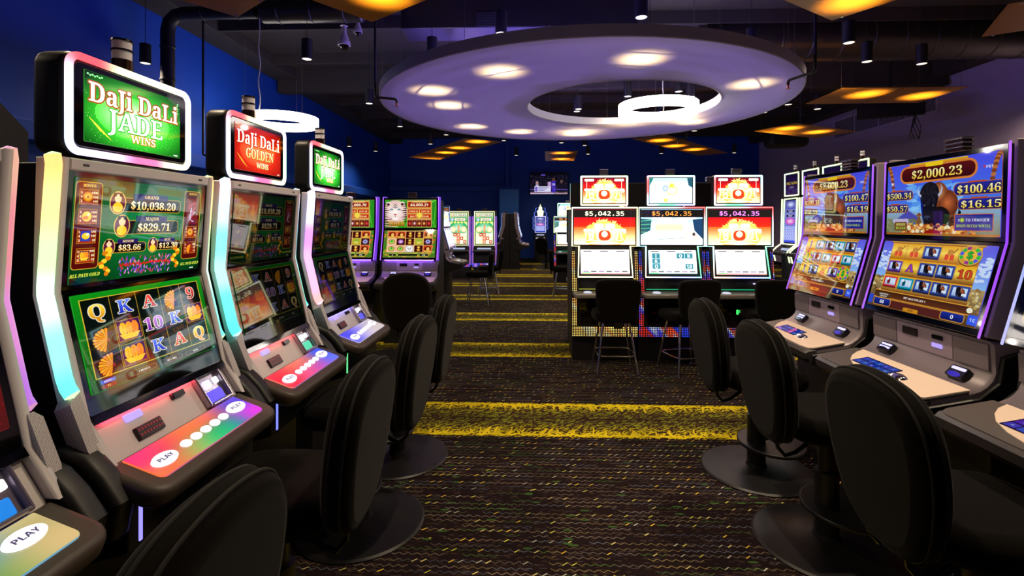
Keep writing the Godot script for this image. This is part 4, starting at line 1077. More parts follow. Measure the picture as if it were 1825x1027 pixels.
	part(t, "bumper", cached("bumper", func(m): m.slab(mirrored_rect(0.645, 0.19, 0.012, 0.06), soft(0.062, 0.02, 4))), std(Color(0.28, 0.24, 0.21), 0.5), fd * at(-0.018, 0, -0.034))
	var dk := part(t, "deck_light_panel", cached("deck", func(m): m.slab(mirrored_rect(0.53, 0.132, 0.006, 0.022), hard(0.004))), shown(pic_deck(o.deck), o.get("deck_e", 0.95), 0.25), fd * at(-0.018, 0.014, -0.003))
	panel_light(t, fd * at(0, 0.014, 0), 0.5, 0.13, o.deck_tint, 0.25)
	for s in [-1, 1]: part(dk, "play_light_button", oval_plate(0.046, 0.026, 0.008), shown(T.play, 1.25, 0.2), at(s * 0.196, -0.012 if s < 0 else 0.012, 0.003))
	for i in 5: part(dk, "bet_light_button", oval_plate(0.02, 0.0155, 0.007), lit(Color(1, 0.98, 1), 1.3), at(-0.096 + i * 0.052, -0.006 + 0.003 * i, 0.003))
	part(t, "foot_light", plate(0.011, 0.14, 0.006, 0.003), lit(o.foot.lerp(Color.WHITE, 0.3), 1.7), at(-0.27, 0.672, 0.189), "thin lit strip")
	# the topper
	part(t, "topper_bracket", boxm(Vector3(0.3, 0.06, 0.12)), BLACKP, at(0, 1.7, -0.12))
	var ft := at(0, 1.853, -0.04)
	part(t, "topper_case", cached("topper_case", func(m): m.slab(rrect(0.53, 0.307, 0.045, 6), soft(0.1, 0.02))), BLACKP, ft * at(0, 0, -0.05))
	led_frame(t, "topper", rrect(0.526, 0.303, 0.044, 6), 0.021, 0.008, ft, T.rainbow if o.topper != T.golden else T.rainbow, 2.0)
	part(t, "topper_glass", plate(0.474, 0.25, 0.004, 0.022), GLOSS, ft)
	screen(t, "topper_screen", ft, 0.41, 0.216, o.topper, o.get("et", 1.5), 0.003)
	panel_light(t, ft, 0.41, 0.21, o.top_tint, 0.3, 0.02)
	part(t, "topper_back", cached("topper_back", func(m): m.slab(rrect(0.4, 0.24, 0.05, 5), soft(0.09, 0.03))), BLACKP, at(0.02, 1.83, -0.14))
	candle(t, 0, 2.0, -0.09)
	return t

func mirrored_rect(w: float, h: float, r_back: float, r_front: float) -> PackedVector2Array:   # front (low y) corners rounder than the back ones
	var o := PackedVector2Array()
	for q in 4:
		var r := r_back if q < 2 else r_front
		var c := Vector2((w / 2 - r) * (1 if q == 0 or q == 3 else -1), (h / 2 - r) * (1 if q < 2 else -1))
		for i in 6: o.append(c + Vector2(cos(PI / 2 * (q + i / 5.0)), sin(PI / 2 * (q + i / 5.0))) * r)
	return o

func perforated() -> StandardMaterial3D:
	if not _mats.has("perforated"):
		var p := Pic.new(64, 64, Color(0.84, 0.82, 0.82), 1)
		for i in 4:
			for j in 4: p.ell(i * 16 + 8 + (4 if j % 2 else 0), j * 16 + 8, 5, 5, Color(0.36, 0.35, 0.36))
		var m := StandardMaterial3D.new()
		m.albedo_texture = p.tex(); m.roughness = 0.5; m.metallic = 0.15
		m.uv1_triplanar = true; m.uv1_scale = Vector3.ONE * 64
		_mats["perforated"] = m
	return _mats["perforated"]

# ---------------------------------------------------------------- grey machines with two wide screens (right row, and the pair beyond the left row)
func wide_machine(label: String, where: Vector3, turn: float, o: Dictionary, group: String) -> Node3D:
	var t := thing("slot_machine", label, "slot machine", where, turn, group)
	var a := Vector2(0, 1.82)
	var k := Vector2(0.012, 1.422)
	var b := Vector2(0.118, 1.05)
	var grey := std(Color(0.6, 0.55, 0.58), 0.4, 0.1)
	var sand := std(Color(0.88, 0.79, 0.72), 0.45)
	part(t, "cabinet", sided([Vector2(o.get("back", -0.5), 0.0), Vector2(0.06, 0.0), Vector2(0.06, 0.66), Vector2(0.02, 0.9), Vector2(0.05, 1.02), Vector2(0.08, 1.05), Vector2(-0.026, 1.42), Vector2(-0.04, 1.82), Vector2(o.get("back", -0.5), 1.8)], 0.66), BLACKP)
	for s in [-1, 1]:
		part(t, "side_trim", sided([Vector2(-0.02, 1.835), Vector2(-0.008, 1.422), Vector2(0.098, 1.05), Vector2(0.02, 1.03), Vector2(-0.087, 1.4), Vector2(-0.12, 1.835)], 0.03), shown(o.edge, 0.7, 0.4) if o.get("spill_glow", false) else grey, at(s * 0.344, 0, 0))  # on the tiger pair the trim itself glows, imitating spill from the edge lights
		part(t, "edge_light", cached("edge", func(m): m.tube([Vector3(0, 1.825, 0), Vector3(0, 1.6, 0.007), Vector3(0, 1.422, 0.014), Vector3(0, 1.24, 0.065), Vector3(0, 1.045, 0.122)], 0.0045, 8)), shown(o.edge, o.get("ee", 1.1), 0.4), at(s * 0.352, 0, 0))
	var fu := slope(a, k)
	var fl := slope(k, b)
	part(t, "upper_bezel", plate(0.694, 0.396, 0.03, 0.006), GLOSS, fu * at(0, 0, -0.028))
	screen(t, "upper_screen", fu, 0.652, 0.352, o.upper, o.eu, 0.001).translate_object_local(Vector3(0, -0.002, 0))
	part(t, "lower_bezel", plate(0.694, 0.388, 0.03, 0.006), GLOSS, fl * at(0, 0, -0.028))
	screen(t, "lower_screen", fl, 0.652, 0.344, o.lower, o.el, 0.001).translate_object_local(Vector3(0, 0.006, 0))
	panel_light(t, fu, 0.65, 0.35, o.tint, o.eu * 0.12); panel_light(t, fl, 0.65, 0.34, o.tint, o.el * 0.12)
	part(t, "console", sided([Vector2(-0.05, 1.03), Vector2(0.07, 1.03), Vector2(0.065, 0.905), Vector2(0.075, 0.88), Vector2(0.092, 0.86), Vector2(0.115, 0.844), Vector2(0.145, 0.833), Vector2(0.18, 0.826), Vector2(0.33, 0.798), Vector2(0.36, 0.79), Vector2(0.372, 0.775), Vector2(0.365, 0.745), Vector2(0.33, 0.715), Vector2(0.1, 0.66), Vector2(-0.05, 0.66)], 0.7, 0.012), grey)
	for s in [-1, 1]:
		part(t, "console_cheek", sided([Vector2(-0.05, 1.0), Vector2(0.04, 0.97), Vector2(0.055, 0.87), Vector2(0.13, 0.81), Vector2(0.34, 0.77), Vector2(0.35, 0.72), Vector2(0.1, 0.64), Vector2(-0.05, 0.64)], 0.02), BLACKP, at(s * 0.36, 0, 0))
		part(t, "speaker_panel", plate(0.17, 0.108, 0.006, 0.003), std(Color(0.5, 0.46, 0.48), 0.5, 0.1), slope(Vector2(0.07, 1.02), Vector2(0.066, 0.907), s * 0.255))
	var mid := part(t, "reader_panel", plate(0.332, 0.108, 0.005, 0.003), std(Color(0.66, 0.6, 0.66), 0.4, 0.1), slope(Vector2(0.07, 1.02), Vector2(0.066, 0.907)))
	part(mid, "keypad", plate(0.094, 0.036, 0.006), std(Color(0.12, 0.1, 0.12), 0.3), at(-0.075, 0.02, 0.005))
	part(mid, "card_slot", plate(0.056, 0.02, 0.008), std(Color(0.05, 0.05, 0.055), 0.2), at(0.09, 0.026, 0.005))
	part(mid, "small_display", plate(0.056, 0.018, 0.006), lit(Color(0.7, 0.62, 1), 1.1), at(0.085, -0.012, 0.005), "small lit lavender display")
	var fd := slope(Vector2(0.15, 0.8325), Vector2(0.335, 0.7975))
	part(t, "deck_edge", cached("deck_edge", func(m): m.slab(mirrored_rect(0.705, 0.215, 0.01, 0.05), hard(0.006))), std(Color(0.3, 0.27, 0.26), 0.5), fd * at(0, -0.014, -0.003), "dark deck edge")
	part(t, "front_lip", sided([Vector2(0.3, 0.806), Vector2(0.36, 0.794), Vector2(0.376, 0.778), Vector2(0.37, 0.742), Vector2(0.334, 0.712), Vector2(0.28, 0.72)], 0.706, 0.012), std(Color(0.22, 0.2, 0.2), 0.5))
	part(t, "deck_plate", cached("deck_plate", func(m):
		var q := PackedVector2Array([Vector2(-0.3, 0.096), Vector2(-0.285, 0.05), Vector2(-0.25, 0.005), Vector2(-0.2, -0.035), Vector2(-0.12, -0.07), Vector2(-0.02, -0.092), Vector2(0.1, -0.104), Vector2(0.25, -0.108), Vector2(0.325, -0.1), Vector2(0.345, -0.08), Vector2(0.348, 0.096)])
		m.slab(q, hard(0.003, 0.001))), sand, fd * at(0.0, 0, 0.0025), "beige deck plate")
	part(t, "touch_screen", plate(0.24, 0.085, 0.003, 0.003), shown(o.touch, 0.55), fd * at(-0.06, 0.0, 0.005))
	part(t, "spin_button", cached("spin", func(m): m.slab(oval(0.042, 0.024), [Vector2(-0.004, 0), Vector2(0, 0.006), Vector2(0.006, 0.012), Vector2(0.02, 0.014)])), CHROME, fd * at(0.115, -0.02, 0.005), "chrome push button")
	for s in [-1, 1]:
		var rd := part(t, "lit_reader", plate(0.086, 0.056, 0.022, 0.008), std(Color(0.1, 0.1, 0.14), 0.25), slope(Vector2(0.072, 0.9), Vector2(0.13, 0.842), s * 0.215 + 0.02) * at(0, 0, -0.008))
		for j in (2 if s < 0 else 1): part(rd, "reader_lamp", plate(0.07, 0.014 if s > 0 else 0.011, 0.004), lit(Color(0.78, 0.76, 1), 1.6), at(0, 0.014 - j * 0.017, 0.02))
		part(rd, "reader_mouth_light", oval_plate(0.03, 0.012, 0.01), lit(Color(0.25, 0.2, 0.95), 0.5) if s > 0 else GLOSS, at(0, -0.016, 0.016))
	if o.get("ue", 0.0) > 0.0: part(t, "under_light", boxm(Vector3(0.62, 0.012, 0.02), 0.003), shown(o.edge, o.get("ue", 1.2), 0.4), at(0, 1.046, 0.092), "lit strip under the lower screen")
	part(t, "kick_light", plate(0.3, 0.012, 0.006, 0.003), lit(Color(0.9, 0.05, 0.05), 0.5), at(0, 0.16, 0.06), "dim red strip near the floor")
	stack_lamp(t, o.get("lamp_x", 0.0), 1.822, -0.09, o.get("lamp_w", 0.11))
	return t

# ---------------------------------------------------------------- machines with a wide screen over a narrow one, framed in lights and lamp dots
func framed_machine(label: String, where: Vector3, turn: float, o: Dictionary, group: String) -> Node3D:
	var t := thing("slot_machine", label, "slot machine", where, turn, group)
	part(t, "cabinet", sided([Vector2(-0.5, 0.0), Vector2(-0.06, 0.0), Vector2(-0.06, 0.24), Vector2(0.0, 0.26), Vector2(0.0, 0.7), Vector2(0.03, 0.9), Vector2(-0.03, 1.22), Vector2(-0.03, 1.66), Vector2(-0.5, 1.66)], 0.69), BLACKP)
	var f0 := at(0, 1.46, 0)
	part(t, "main_case", plate(0.712, 0.43, 0.04, 0.01), BLACKP, f0 * at(0, 0, -0.04))
	screen(t, "main_screen", f0, 0.66, 0.385, o.main, o.em, 0.001)
	var fl := slope(Vector2(0.002, 1.25), Vector2(0.07, 0.92))
	part(t, "lower_case", plate(0.64, 0.338, 0.03, 0.01), BLACKP, fl * at(0, 0, -0.03))
	screen(t, "lower_screen", fl, 0.52, 0.265, o.lower, o.el, 0.001)
	# one continuous strip of light: three sides of the wide screen, in under it, down round the narrow one
	var e := o.get("ef", 2.2) as float
	part(t, "light_frame", cached("tframe", func(m):
		var P := []
		for q in [Vector2(-0.275, 1.252), Vector2(-0.349, 1.252), Vector2(-0.349, 1.668), Vector2(0.349, 1.668), Vector2(0.349, 1.252), Vector2(0.275, 1.252)]: P.append(Vector3(q.x, q.y, 0.006))
		for q in [Vector2(0.29, 0.925), Vector2(-0.29, 0.925)]: P.append(Vector3(q.x, q.y, 0.076))
		m.tube(P, 0.008, 6, true)), shown(o.frame, e, 0.4))
	panel_light(t, f0, 0.66, 0.38, o.tint, o.em * 0.12); panel_light(t, fl, 0.52, 0.26, Color(1, 0.96, 0.95), o.el * 0.12)
	if o.get("dots", true):
		var lamps := func(key: String, c0: Vector3, dx: Vector3, nx: int, dy: Vector3, ny: int) -> void:
			part(t, "lamp_dots", cached("dots" + key, func(m):
				for i in nx:
					for j in ny:
						var c := c0 + dx * i + dy * j
						var u := Vector2(fposmod(0.031 * i + 0.043 * j + 0.1 * sin(i * 0.8 + j * 0.5), 1.0), 0.5)
						var r := 0.0037
						var q := [Vector3(-r, -r, 0), Vector3(r, -r, 0), Vector3(r, r, 0), Vector3(-r, r, 0)]
						for x in 4: m.face([c + q[x], c + q[(x + 1) % 4], c + Vector3(0, 0, 0.006)], [u], c)), shown(o.dots_tex, o.get("ed", 2.4), 0.4)).set_meta("kind", "stuff")
		part(t, "lamp_panel", boxm(Vector3(0.7, 0.44, 0.02)), std(Color(0.04, 0.04, 0.045), 0.5), at(0, 0.49, 0.005))
		for s in [-1, 1]: part(t, "lamp_column", plate(0.075, 0.46, 0.02, 0.003), std(Color(0.04, 0.04, 0.045), 0.5), slope(Vector2(-0.01, 1.22), Vector2(0.05, 0.76), s * 0.318) * at(0, 0, -0.014))
		lamps.call("l", Vector3(-0.346, 0.78, 0.056), Vector3(0.018, 0, 0), 3, Vector3(0, 0.0178, -0.0023), 24)
		lamps.call("r", Vector3(0.31, 0.78, 0.056), Vector3(0.018, 0, 0), 3, Vector3(0, 0.0178, -0.0023), 24)
		lamps.call("bl", Vector3(-0.343, 0.4, 0.016), Vector3(0.018, 0, 0), 3, Vector3(0, 0.018, 0), 17)
		lamps.call("b", Vector3(-0.343, 0.285, 0.016), Vector3(0.0181, 0, 0), 39, Vector3(0, 0.018, 0), 6)
		part(t, "belly_door", plate(0.6, 0.28, 0.015, 0.004), GLOSS, at(0.03, 0.55, 0.012))
	part(t, "console", cached("shelf", func(m):
		m.xf = Transform3D(Basis(Vector3.RIGHT, Vector3(0, 0, -1), Vector3.UP), Vector3.ZERO)
		m.slab(mirrored_rect(0.69, 0.27, 0.005, 0.03), soft(0.05, 0.015, 3))), std(Color(0.55, 0.54, 0.52), 0.35, 0.4), at(0, 0.745, 0.13))
	part(t, "shelf_light", plate(0.66, 0.008, 0.006, 0.002), lit(o.get("shelf", Color(0.15, 0.8, 0.55)), 0.7), at(0, 0.79, 0.04, -PI / 3))
	part(t, "play_light_button", cached("dome", func(m): m.lathe([Vector2(0.045, 0), Vector2(0.042, 0.008), Vector2(0.03, 0.014), Vector2(0, 0.016)], 18)), lit(Color(0.9, 0.92, 1), 0.8), at(-0.2, 0.77, 0.17))
	part(t, "reader_lamp", plate(0.066, 0.014, 0.006), lit(Color(0.85, 0.8, 1), 1.2), at(0.15, 0.86, 0.062))
	part(t, "keypad", plate(0.11, 0.024, 0.006), std(Color(0.13, 0.13, 0.14), 0.3), at(0.0, 0.855, 0.062))
	if o.has("logo"):
		for i in 3: part(t, "logo_light", plate([0.022, 0.03, 0.026][i], [0.05, 0.03, 0.02][i], 0.004, 0.004), lit(Color(0.25, 1, 0.4), 1.6), at(-0.03 + i * 0.036, 0.552 + i * 0.006, 0.026), "lit green mark")
	var w: float = o.get("tw", 0.512)
	var ft := at(0, 1.854, -0.03)
	part(t, "topper_case", boxm(Vector3(w, 0.326, 0.1), 0.01), BLACKP, ft * at(0, 0, -0.05))
	part(t, "topper_bracket", boxm(Vector3(0.2, 0.06, 0.08)), BLACKP, at(0, 1.68, -0.09))
	led_frame(t, "ct%f" % w, rrect(w, 0.326, 0.012, 3), 0.017, 0.01, ft, o.frame, e)
	screen(t, "topper_screen", ft, w - 0.055, 0.272, o.top, o.et, 0.002)
	panel_light(t, ft, w - 0.06, 0.27, o.tint, o.et * 0.1)
	stack_lamp(t, 0, 2.018, -0.08, 0.1)
	return t

# ---------------------------------------------------------------- chairs
func pedestal_chair(label: String, x: float, d: float, turn: float, group: String) -> Node3D:
	var t := thing("casino_chair", label, "chair", Vector3(x, 0, -d), turn, group)
	part(t, "base", cached("chair_base", func(b): b.lathe([Vector2(0, 0), Vector2(0.315, 0), Vector2(0.32, 0.006), Vector2(0.31, 0.014), Vector2(0.16, 0.024), Vector2(0.06, 0.035), Vector2(0.055, 0.05), Vector2(0, 0.05)], 48)), DARKMETAL)
	part(t, "column", cached("chair_column", func(b): b.lathe([Vector2(0.052, 0.03), Vector2(0.052, 0.34), Vector2(0.036, 0.345), Vector2(0.036, 0.5), Vector2(0.08, 0.51), Vector2(0.08, 0.53), Vector2(0, 0.53)], 24)), DARKMETAL)
	part(t, "footplate", cached("footplate", func(b):
		b.xf = Transform3D(Basis(Vector3.RIGHT, Vector3(0, 0, -1), Vector3.UP), Vector3(0, 0.165, -0.09))
		b.slab(oval(0.21, 0.19, 36), soft(0.022, 0.008, 3))), DARKMETAL)
	part(t, "seat", cached("chair_seat", func(b):
		b.xf = Transform3D(Basis(Vector3.RIGHT, Vector3(0, 0, -1), Vector3.UP), Vector3(0, 0.585, 0))
		b.slab(mirrored([Vector2(0, -0.235), Vector2(0.13, -0.23), Vector2(0.205, -0.18), Vector2(0.235, -0.05), Vector2(0.235, 0.1), Vector2(0.2, 0.2), Vector2(0.12, 0.235), Vector2(0, 0.24)]), soft(0.11, 0.05, 5))), FABRIC)
	var o := [Vector2(0, 0.0), Vector2(0.09, 0.012), Vector2(0.165, 0.07), Vector2(0.213, 0.2), Vector2(0.23, 0.34), Vector2(0.212, 0.45), Vector2(0.14, 0.525), Vector2(0, 0.55)]
	var bk := part(t, "backrest", cached("chair_back", func(b): b.slab(mirrored(o, 5), soft(0.105, 0.042, 5))), FABRIC, at(0, 0.49, 0.245, 0.13))
	part(bk, "piping", cached("chair_piping", func(b):
		var P := []
		for q in mirrored(o, 5): P.append(Vector3(q.x * 0.97, 0.275 + (q.y - 0.275) * 0.975, 0))
		for z in [-0.018, 0.02]:
			var Q := []
			for q in P: Q.append(q * Vector3(1.025, 1, 1) + Vector3(0, 0, z) + Vector3(0, (q.y - 0.275) * 0.026, 0))
			b.tube(Q, 0.0045, 6, true)), std(Color(0.07, 0.062, 0.052), 0.9))
	for s in [-1, 1]: part(t, "back_bracket", cached("bracket%d" % s, func(b): b.tube([Vector3(s * 0.09, 0.53, 0.1), Vector3(s * 0.09, 0.46, 0.19), Vector3(s * 0.09, 0.445, 0.235), Vector3(s * 0.085, 0.48, 0.265), Vector3(s * 0.08, 0.55, 0.272)], 0.009, 8)), std(Color(0.12, 0.12, 0.125), 0.25, 0.7))
	return t

func legged_chair(label: String, x: float, d: float, turn: float, group: String) -> Node3D:
	var t := thing("casino_stool", label, "chair", Vector3(x, 0, -d), turn, group)
	part(t, "seat", cached("stool_seat", func(b):
		b.xf = Transform3D(Basis(Vector3.RIGHT, Vector3(0, 0, -1), Vector3.UP), Vector3(0, 0.565, 0))
		b.slab(mirrored([Vector2(0, -0.225), Vector2(0.12, -0.22), Vector2(0.2, -0.18), Vector2(0.232, -0.05), Vector2(0.225, 0.1), Vector2(0.18, 0.2), Vector2(0.1, 0.222), Vector2(0, 0.225)]), soft(0.1, 0.045, 5))), FABRIC)
	part(t, "backrest", cached("stool_back", func(b): b.slab(mirrored([Vector2(0, 0.0), Vector2(0.09, 0.008), Vector2(0.165, 0.05), Vector2(0.205, 0.16), Vector2(0.222, 0.32), Vector2(0.218, 0.4), Vector2(0.17, 0.432), Vector2(0, 0.44)]), soft(0.09, 0.036, 5))), FABRIC, at(0, 0.515, 0.215, 0.1))
	part(t, "back_post", boxm(Vector3(0.09, 0.16, 0.02), 0.008), BLACKP, at(0, 0.54, 0.245, 0.1))
	part(t, "seat_pan", boxm(Vector3(0.3, 0.02, 0.3), 0.006), BLACKP, at(0, 0.51, 0))
	for sx in [-1, 1]:
		for sz in [-1, 1]:
			var l := part(t, "leg", cached("stool_leg%d%d" % [sx, sz], func(b): b.tube([Vector3(sx * 0.13, 0.505, sz * 0.12), Vector3(sx * 0.2, 0.01, sz * 0.2)], 0.011, 10)), CHROME)
			part(l, "glide", cyl(0.026, 0.012), CHROME, at(sx * 0.201, 0, sz * 0.201))
	part(t, "foot_ring", cached("foot_ring", func(b):
		var P := []
		for q in rrect(0.37, 0.36, 0.07, 5): P.append(Vector3(q.x, 0.175, q.y))
		b.tube(P, 0.0085, 8, true)), CHROME)
	return t

# ---------------------------------------------------------------- overhead
const CEIL := 4.9
func pendant(label: String, where: Vector3, e: float, group := "black cylinder pendant lights", cone := 70.0) -> void:
	var t := thing("pendant_light", label, "pendant light", where, 0.0, group)
	part(t, "housing", cached("pendant", func(b): b.lathe([Vector2(0.058, 0.008), Vector2(0.066, 0), Vector2(0.07, 0.004), Vector2(0.07, 0.27), Vector2(0.064, 0.276), Vector2(0, 0.276)], 24)), std(Color(0.09, 0.085, 0.085), 0.5))
	part(t, "lamp_disc", cached("pendant_lens", func(b): b.lathe([Vector2(0, 0), Vector2(0.06, 0.0)], 24)), lit(Color(1, 0.94, 0.84), 2.2), at(0, 0.006, 0))
	var h := CEIL - where.y - 0.276
	part(t, "cord", cached("cord%f" % h, func(b): b.lathe([Vector2(0.004, 0), Vector2(0.004, h)], 6)), BLACKP, at(0, 0.276, 0))
	var l := SpotLight3D.new()
	l.name = "lamp"
	l.light_color = Color(1, 0.9, 0.76); l.light_energy = e; l.spot_angle = cone; l.spot_angle_attenuation = 1.0
	l.spot_range = 20; l.spot_attenuation = 2.0; l.light_size = 0.05; l.shadow_enabled = true
	t.add_child(l, true)
	l.transform = at(0, -0.004, 0, -PI / 2)

func ring_light(label: String, where: Vector3, r: float, e: float) -> void:
	var t := thing("ring_chandelier", label, "chandelier", where, 0.0, "glowing ring chandeliers")
	part(t, "light_band", cached("ring%f" % r, func(b): b.lathe([Vector2(r - 0.055, 0), Vector2(r, 0), Vector2(r, 0.15), Vector2(r - 0.055, 0.15), Vector2(r - 0.055, 0)], 64)), lit(Color(1, 0.96, 0.93), e), Transform3D(), "white glowing band")
	var h := CEIL - where.y - 0.14
	for i in 3:
		var a := TAU * i / 3 + 0.7
		part(t, "hanging_wire", cached("wire%f" % h, func(b): b.lathe([Vector2(0.0025, 0), Vector2(0.0025, h)], 5)), std(Color(0.6, 0.58, 0.55), 0.3, 0.8), at(cos(a) * (r - 0.03), 0.14, sin(a) * (r - 0.03)))
	part(t, "power_cable", cached("cable%f" % h, func(b):
		var P := []
		for i in 13: P.append(Vector3(0.012 * sin(i * 1.3), h * i / 12.0, 0.012 * cos(i * 1.7)))
		b.tube(P, 0.009, 6)), std(Color(0.75, 0.73, 0.72), 0.5), at(0.35 * r, 0.14, -0.85 * r) if where.x > 0 else at(-0.1, 0.14, 0.9 * r))
	for i in 6:
		var l := OmniLight3D.new()
		l.name = "lamp"
		l.light_color = Color(1, 0.95, 0.9); l.light_energy = e * 0.015; l.omni_range = 20; l.omni_attenuation = 2.0; l.light_size = 0.04; l.shadow_enabled = true
		t.add_child(l, true)
		l.position = Vector3(cos(TAU * i / 6) * (r - 0.028), -0.06, sin(TAU * i / 6) * (r - 0.028))

var AMBER: StandardMaterial3D
func amber_panel(label: String, corner: Vector3, along: Vector3, across: Vector3, tiles: int) -> void:
	var t := thing("amber_panel", label, "ceiling panel", corner, 0.0, "hanging translucent amber panels")
	var u := along / tiles
	for i in tiles:
		part(t, "panel", cached("amber%s%s%d" % [u, across, i], func(b):
			var g := 0.012
			var p0 := u * i + u.normalized() * g
			var p1 := u * (i + 1) - u.normalized() * g
			var q := [p0, p1, p1 + across, p0 + across]
			var up := Vector3(0, 0.006, 0)
			b.face([q[0], q[1], q[2], q[3]], [Vector2.ZERO], Vector3(0, 1, 0) + (q[0] + q[2]) / 2)
			for x in 4: b.face([q[x], q[(x + 1) % 4], q[(x + 1) % 4] + up, q[x] + up], [Vector2.ZERO], (q[0] + q[2]) / 2)), AMBER)
	var h := CEIL - corner.y
	for q in [across * 0.08 + along * 0.03, along * 0.97 + across * 0.08, along * 0.97 + across * 0.92, along * 0.03 + across * 0.92]:
		part(t, "hanging_wire", cached("pw%f" % h, func(b): b.lathe([Vector2(0.002, 0), Vector2(0.002, h)], 4)), std(Color(0.4, 0.38, 0.36), 0.4, 0.8), at(q.x, 0, q.z))
		part(t, "bolt", cyl(0.012, 0.008, 10), CHROME, at(q.x, -0.008, q.z))

func sprinkler(label: String, where: Vector3, arm: Vector3) -> void:
	var t := thing("sprinkler_pipe", label, "sprinkler pipe", where, 0.0, "fire sprinkler drops")
	var h := CEIL - where.y
	part(t, "pipe", cached("spr%s%f" % [arm, h], func(b):
		var d := arm.normalized() * 0.03
		b.tube([Vector3(0, h, 0), Vector3(0, 0.03, 0), Vector3(0, 0.009, 0) + d * 0.3, d, arm - d, arm - d * 0.3 + Vector3(0, -0.009, 0), arm + Vector3(0, -0.03, 0), arm + Vector3(0, -0.05, 0)], 0.017, 8)), std(Color(0.1, 0.095, 0.1), 0.45))
	part(t, "sprinkler_head", cached("sprh", func(b): b.lathe([Vector2(0, 0), Vector2(0.025, 0), Vector2(0.025, 0.005), Vector2(0.008, 0.008), Vector2(0.012, 0.035), Vector2(0.012, 0.05)], 12)), std(Color(0.8, 0.35, 0.3), 0.3, 0.6), Transform3D(Basis(), arm + Vector3(0, -0.1, 0)), "brass red sprinkler head")

# tall one-screen machines: the green pair far off, the purple ones with toppers, the crowned one at the back wall
func tall_machine(label: String, where: Vector3, turn: float, o: Dictionary, group := "") -> Node3D:
	var t := thing("slot_machine", label, "slot machine", where, turn, group)
	var w: float = o.w
	var y0: float = o.y0
	var y1: float = o.y1
	part(t, "cabinet", sided([Vector2(-0.45, 0), Vector2(0.0, 0), Vector2(0.02, y0 - 0.1), Vector2(-0.03, y0), Vector2(-0.05, y1 + 0.03), Vector2(-0.45, y1 + 0.03)], w + 0.06), BLACKP)
	var f := slope(Vector2(-0.03, y1), Vector2(0.0, y0))
	part(t, "bezel", plate(w, y1 - y0, 0.03, 0.006), GLOSS, f * at(0, 0, -0.03))
	screen(t, "screen", f, w - 0.06, y1 - y0 - 0.06, o.pic, o.e, 0.001)
	led_frame(t, "tall%f,%f" % [w, y1 - y0], rrect(w + 0.02, y1 - y0 + 0.02, 0.012, 3), 0.018, 0.012, f, o.frame, o.get("ef", 1.8))
	panel_light(t, f, w - 0.06, y1 - y0 - 0.06, o.tint, o.e * 0.12)
	part(t, "console", cached("tallshelf%f" % w, func(m):
		m.xf = Transform3D(Basis(Vector3.RIGHT, Vector3(0, 0, -1), Vector3.UP), Vector3.ZERO)
		m.slab(mirrored_rect(w + 0.06, 0.24, 0.01, 0.04), soft(0.06, 0.02, 3))), std(Color(0.2, 0.19, 0.22), 0.3, 0.3), at(0, y0 - 0.16, 0.11))
	part(t, "button_light_panel", plate(w * 0.7, 0.05, 0.006), lit(o.get("btn", Color(0.8, 0.85, 1)), 0.7), at(0, y0 - 0.09, 0.06, -0.7))
	if o.has("side"):
		for s in [-1, 1]: part(t, "side_light_column", boxm(Vector3(0.065, y1 - y0 + 0.42, 0.05), 0.006), shown(o.side, 0.8, 0.3), at(s * (w / 2 + 0.04), (y0 + y1) / 2 - 0.34, -0.03))
		part(t, "belly_light_band", boxm(Vector3(w + 0.1, 0.1, 0.03), 0.005), shown(o.side, 0.8, 0.3), at(0, 0.36, 0.01))
	if o.has("top"):
		var ft := at(0, y1 + 0.245, -0.04)
		part(t, "topper_case", boxm(Vector3(w + 0.04, 0.4, 0.1), 0.008), BLACKP, ft * at(0, 0, -0.052))
		screen(t, "topper_screen", ft, w - 0.03, 0.34, o.top, 0.55, 0.0)
		led_frame(t, "talltop%f" % w, rrect(w + 0.04, 0.4, 0.012, 3), 0.02, 0.012, ft, o.frame, o.get("ef", 1.8))
		part(t, "topper_bracket", boxm(Vector3(w * 0.6, 0.06, 0.1)), BLACKP, at(0, y1 + 0.04, -0.1))
		candle(t, 0.02, y1 + 0.445, -0.09, 0.03, 0.13)
		for s in [-1, 1]: part(t, "flared_light", cached("flare%f,%f" % [y0, y1], func(m): m.tube([Vector3(0, y1, 0), Vector3(0, y0, 0.02), Vector3(0, y0 - 0.06, 0.1), Vector3(0, y0 - 0.12, 0.16), Vector3(0, y0 - 0.3, 0.12)], 0.014, 6)), shown(o.frame, 1.6, 0.4), at(s * (w / 2 + 0.03), 0, 0))
	elif not o.has("crown"):
		stack_lamp(t, 0, y1 + 0.03, -0.15, 0.12)
	if o.has("crown"):
		part(t, "reel_window", plate(w - 0.06, 0.2, 0.01), shown(T.pale, 0.7), at(0, y0 - 0.24, 0.12))
		part(t, "crown_flame", cached("flame", func(m): m.slab(PackedVector2Array([Vector2(-0.1, 0), Vector2(0.1, 0), Vector2(0.12, 0.2), Vector2(0.07, 0.22), Vector2(0.06, 0.34), Vector2(0.03, 0.36), Vector2(0, 0.46), Vector2(-0.03, 0.36), Vector2(-0.06, 0.34), Vector2(-0.07, 0.22), Vector2(-0.12, 0.2)]), hard(0.04))), shown(T.warm, 2.0, 0.4), at(0, y1 + 0.02, -0.06))
		for s in [-1, 1]:
			for k in 5: part(t, "crown_light", cached("tier", func(m): m.tube([Vector3(0, 0, 0), Vector3(0.05, 0.03, 0), Vector3(0.05, 0.14, 0), Vector3(0.0, 0.15, 0)], 0.008, 6)), lit(Color(0.4, 0.5, 1), 1.6), Transform3D(Basis.from_scale(Vector3(s, 1, 1)), Vector3(s * (w / 2 + 0.03 - maxf(0, k - 2) * 0.05), y0 + 0.1 + k * 0.17, -0.02)))
	return t

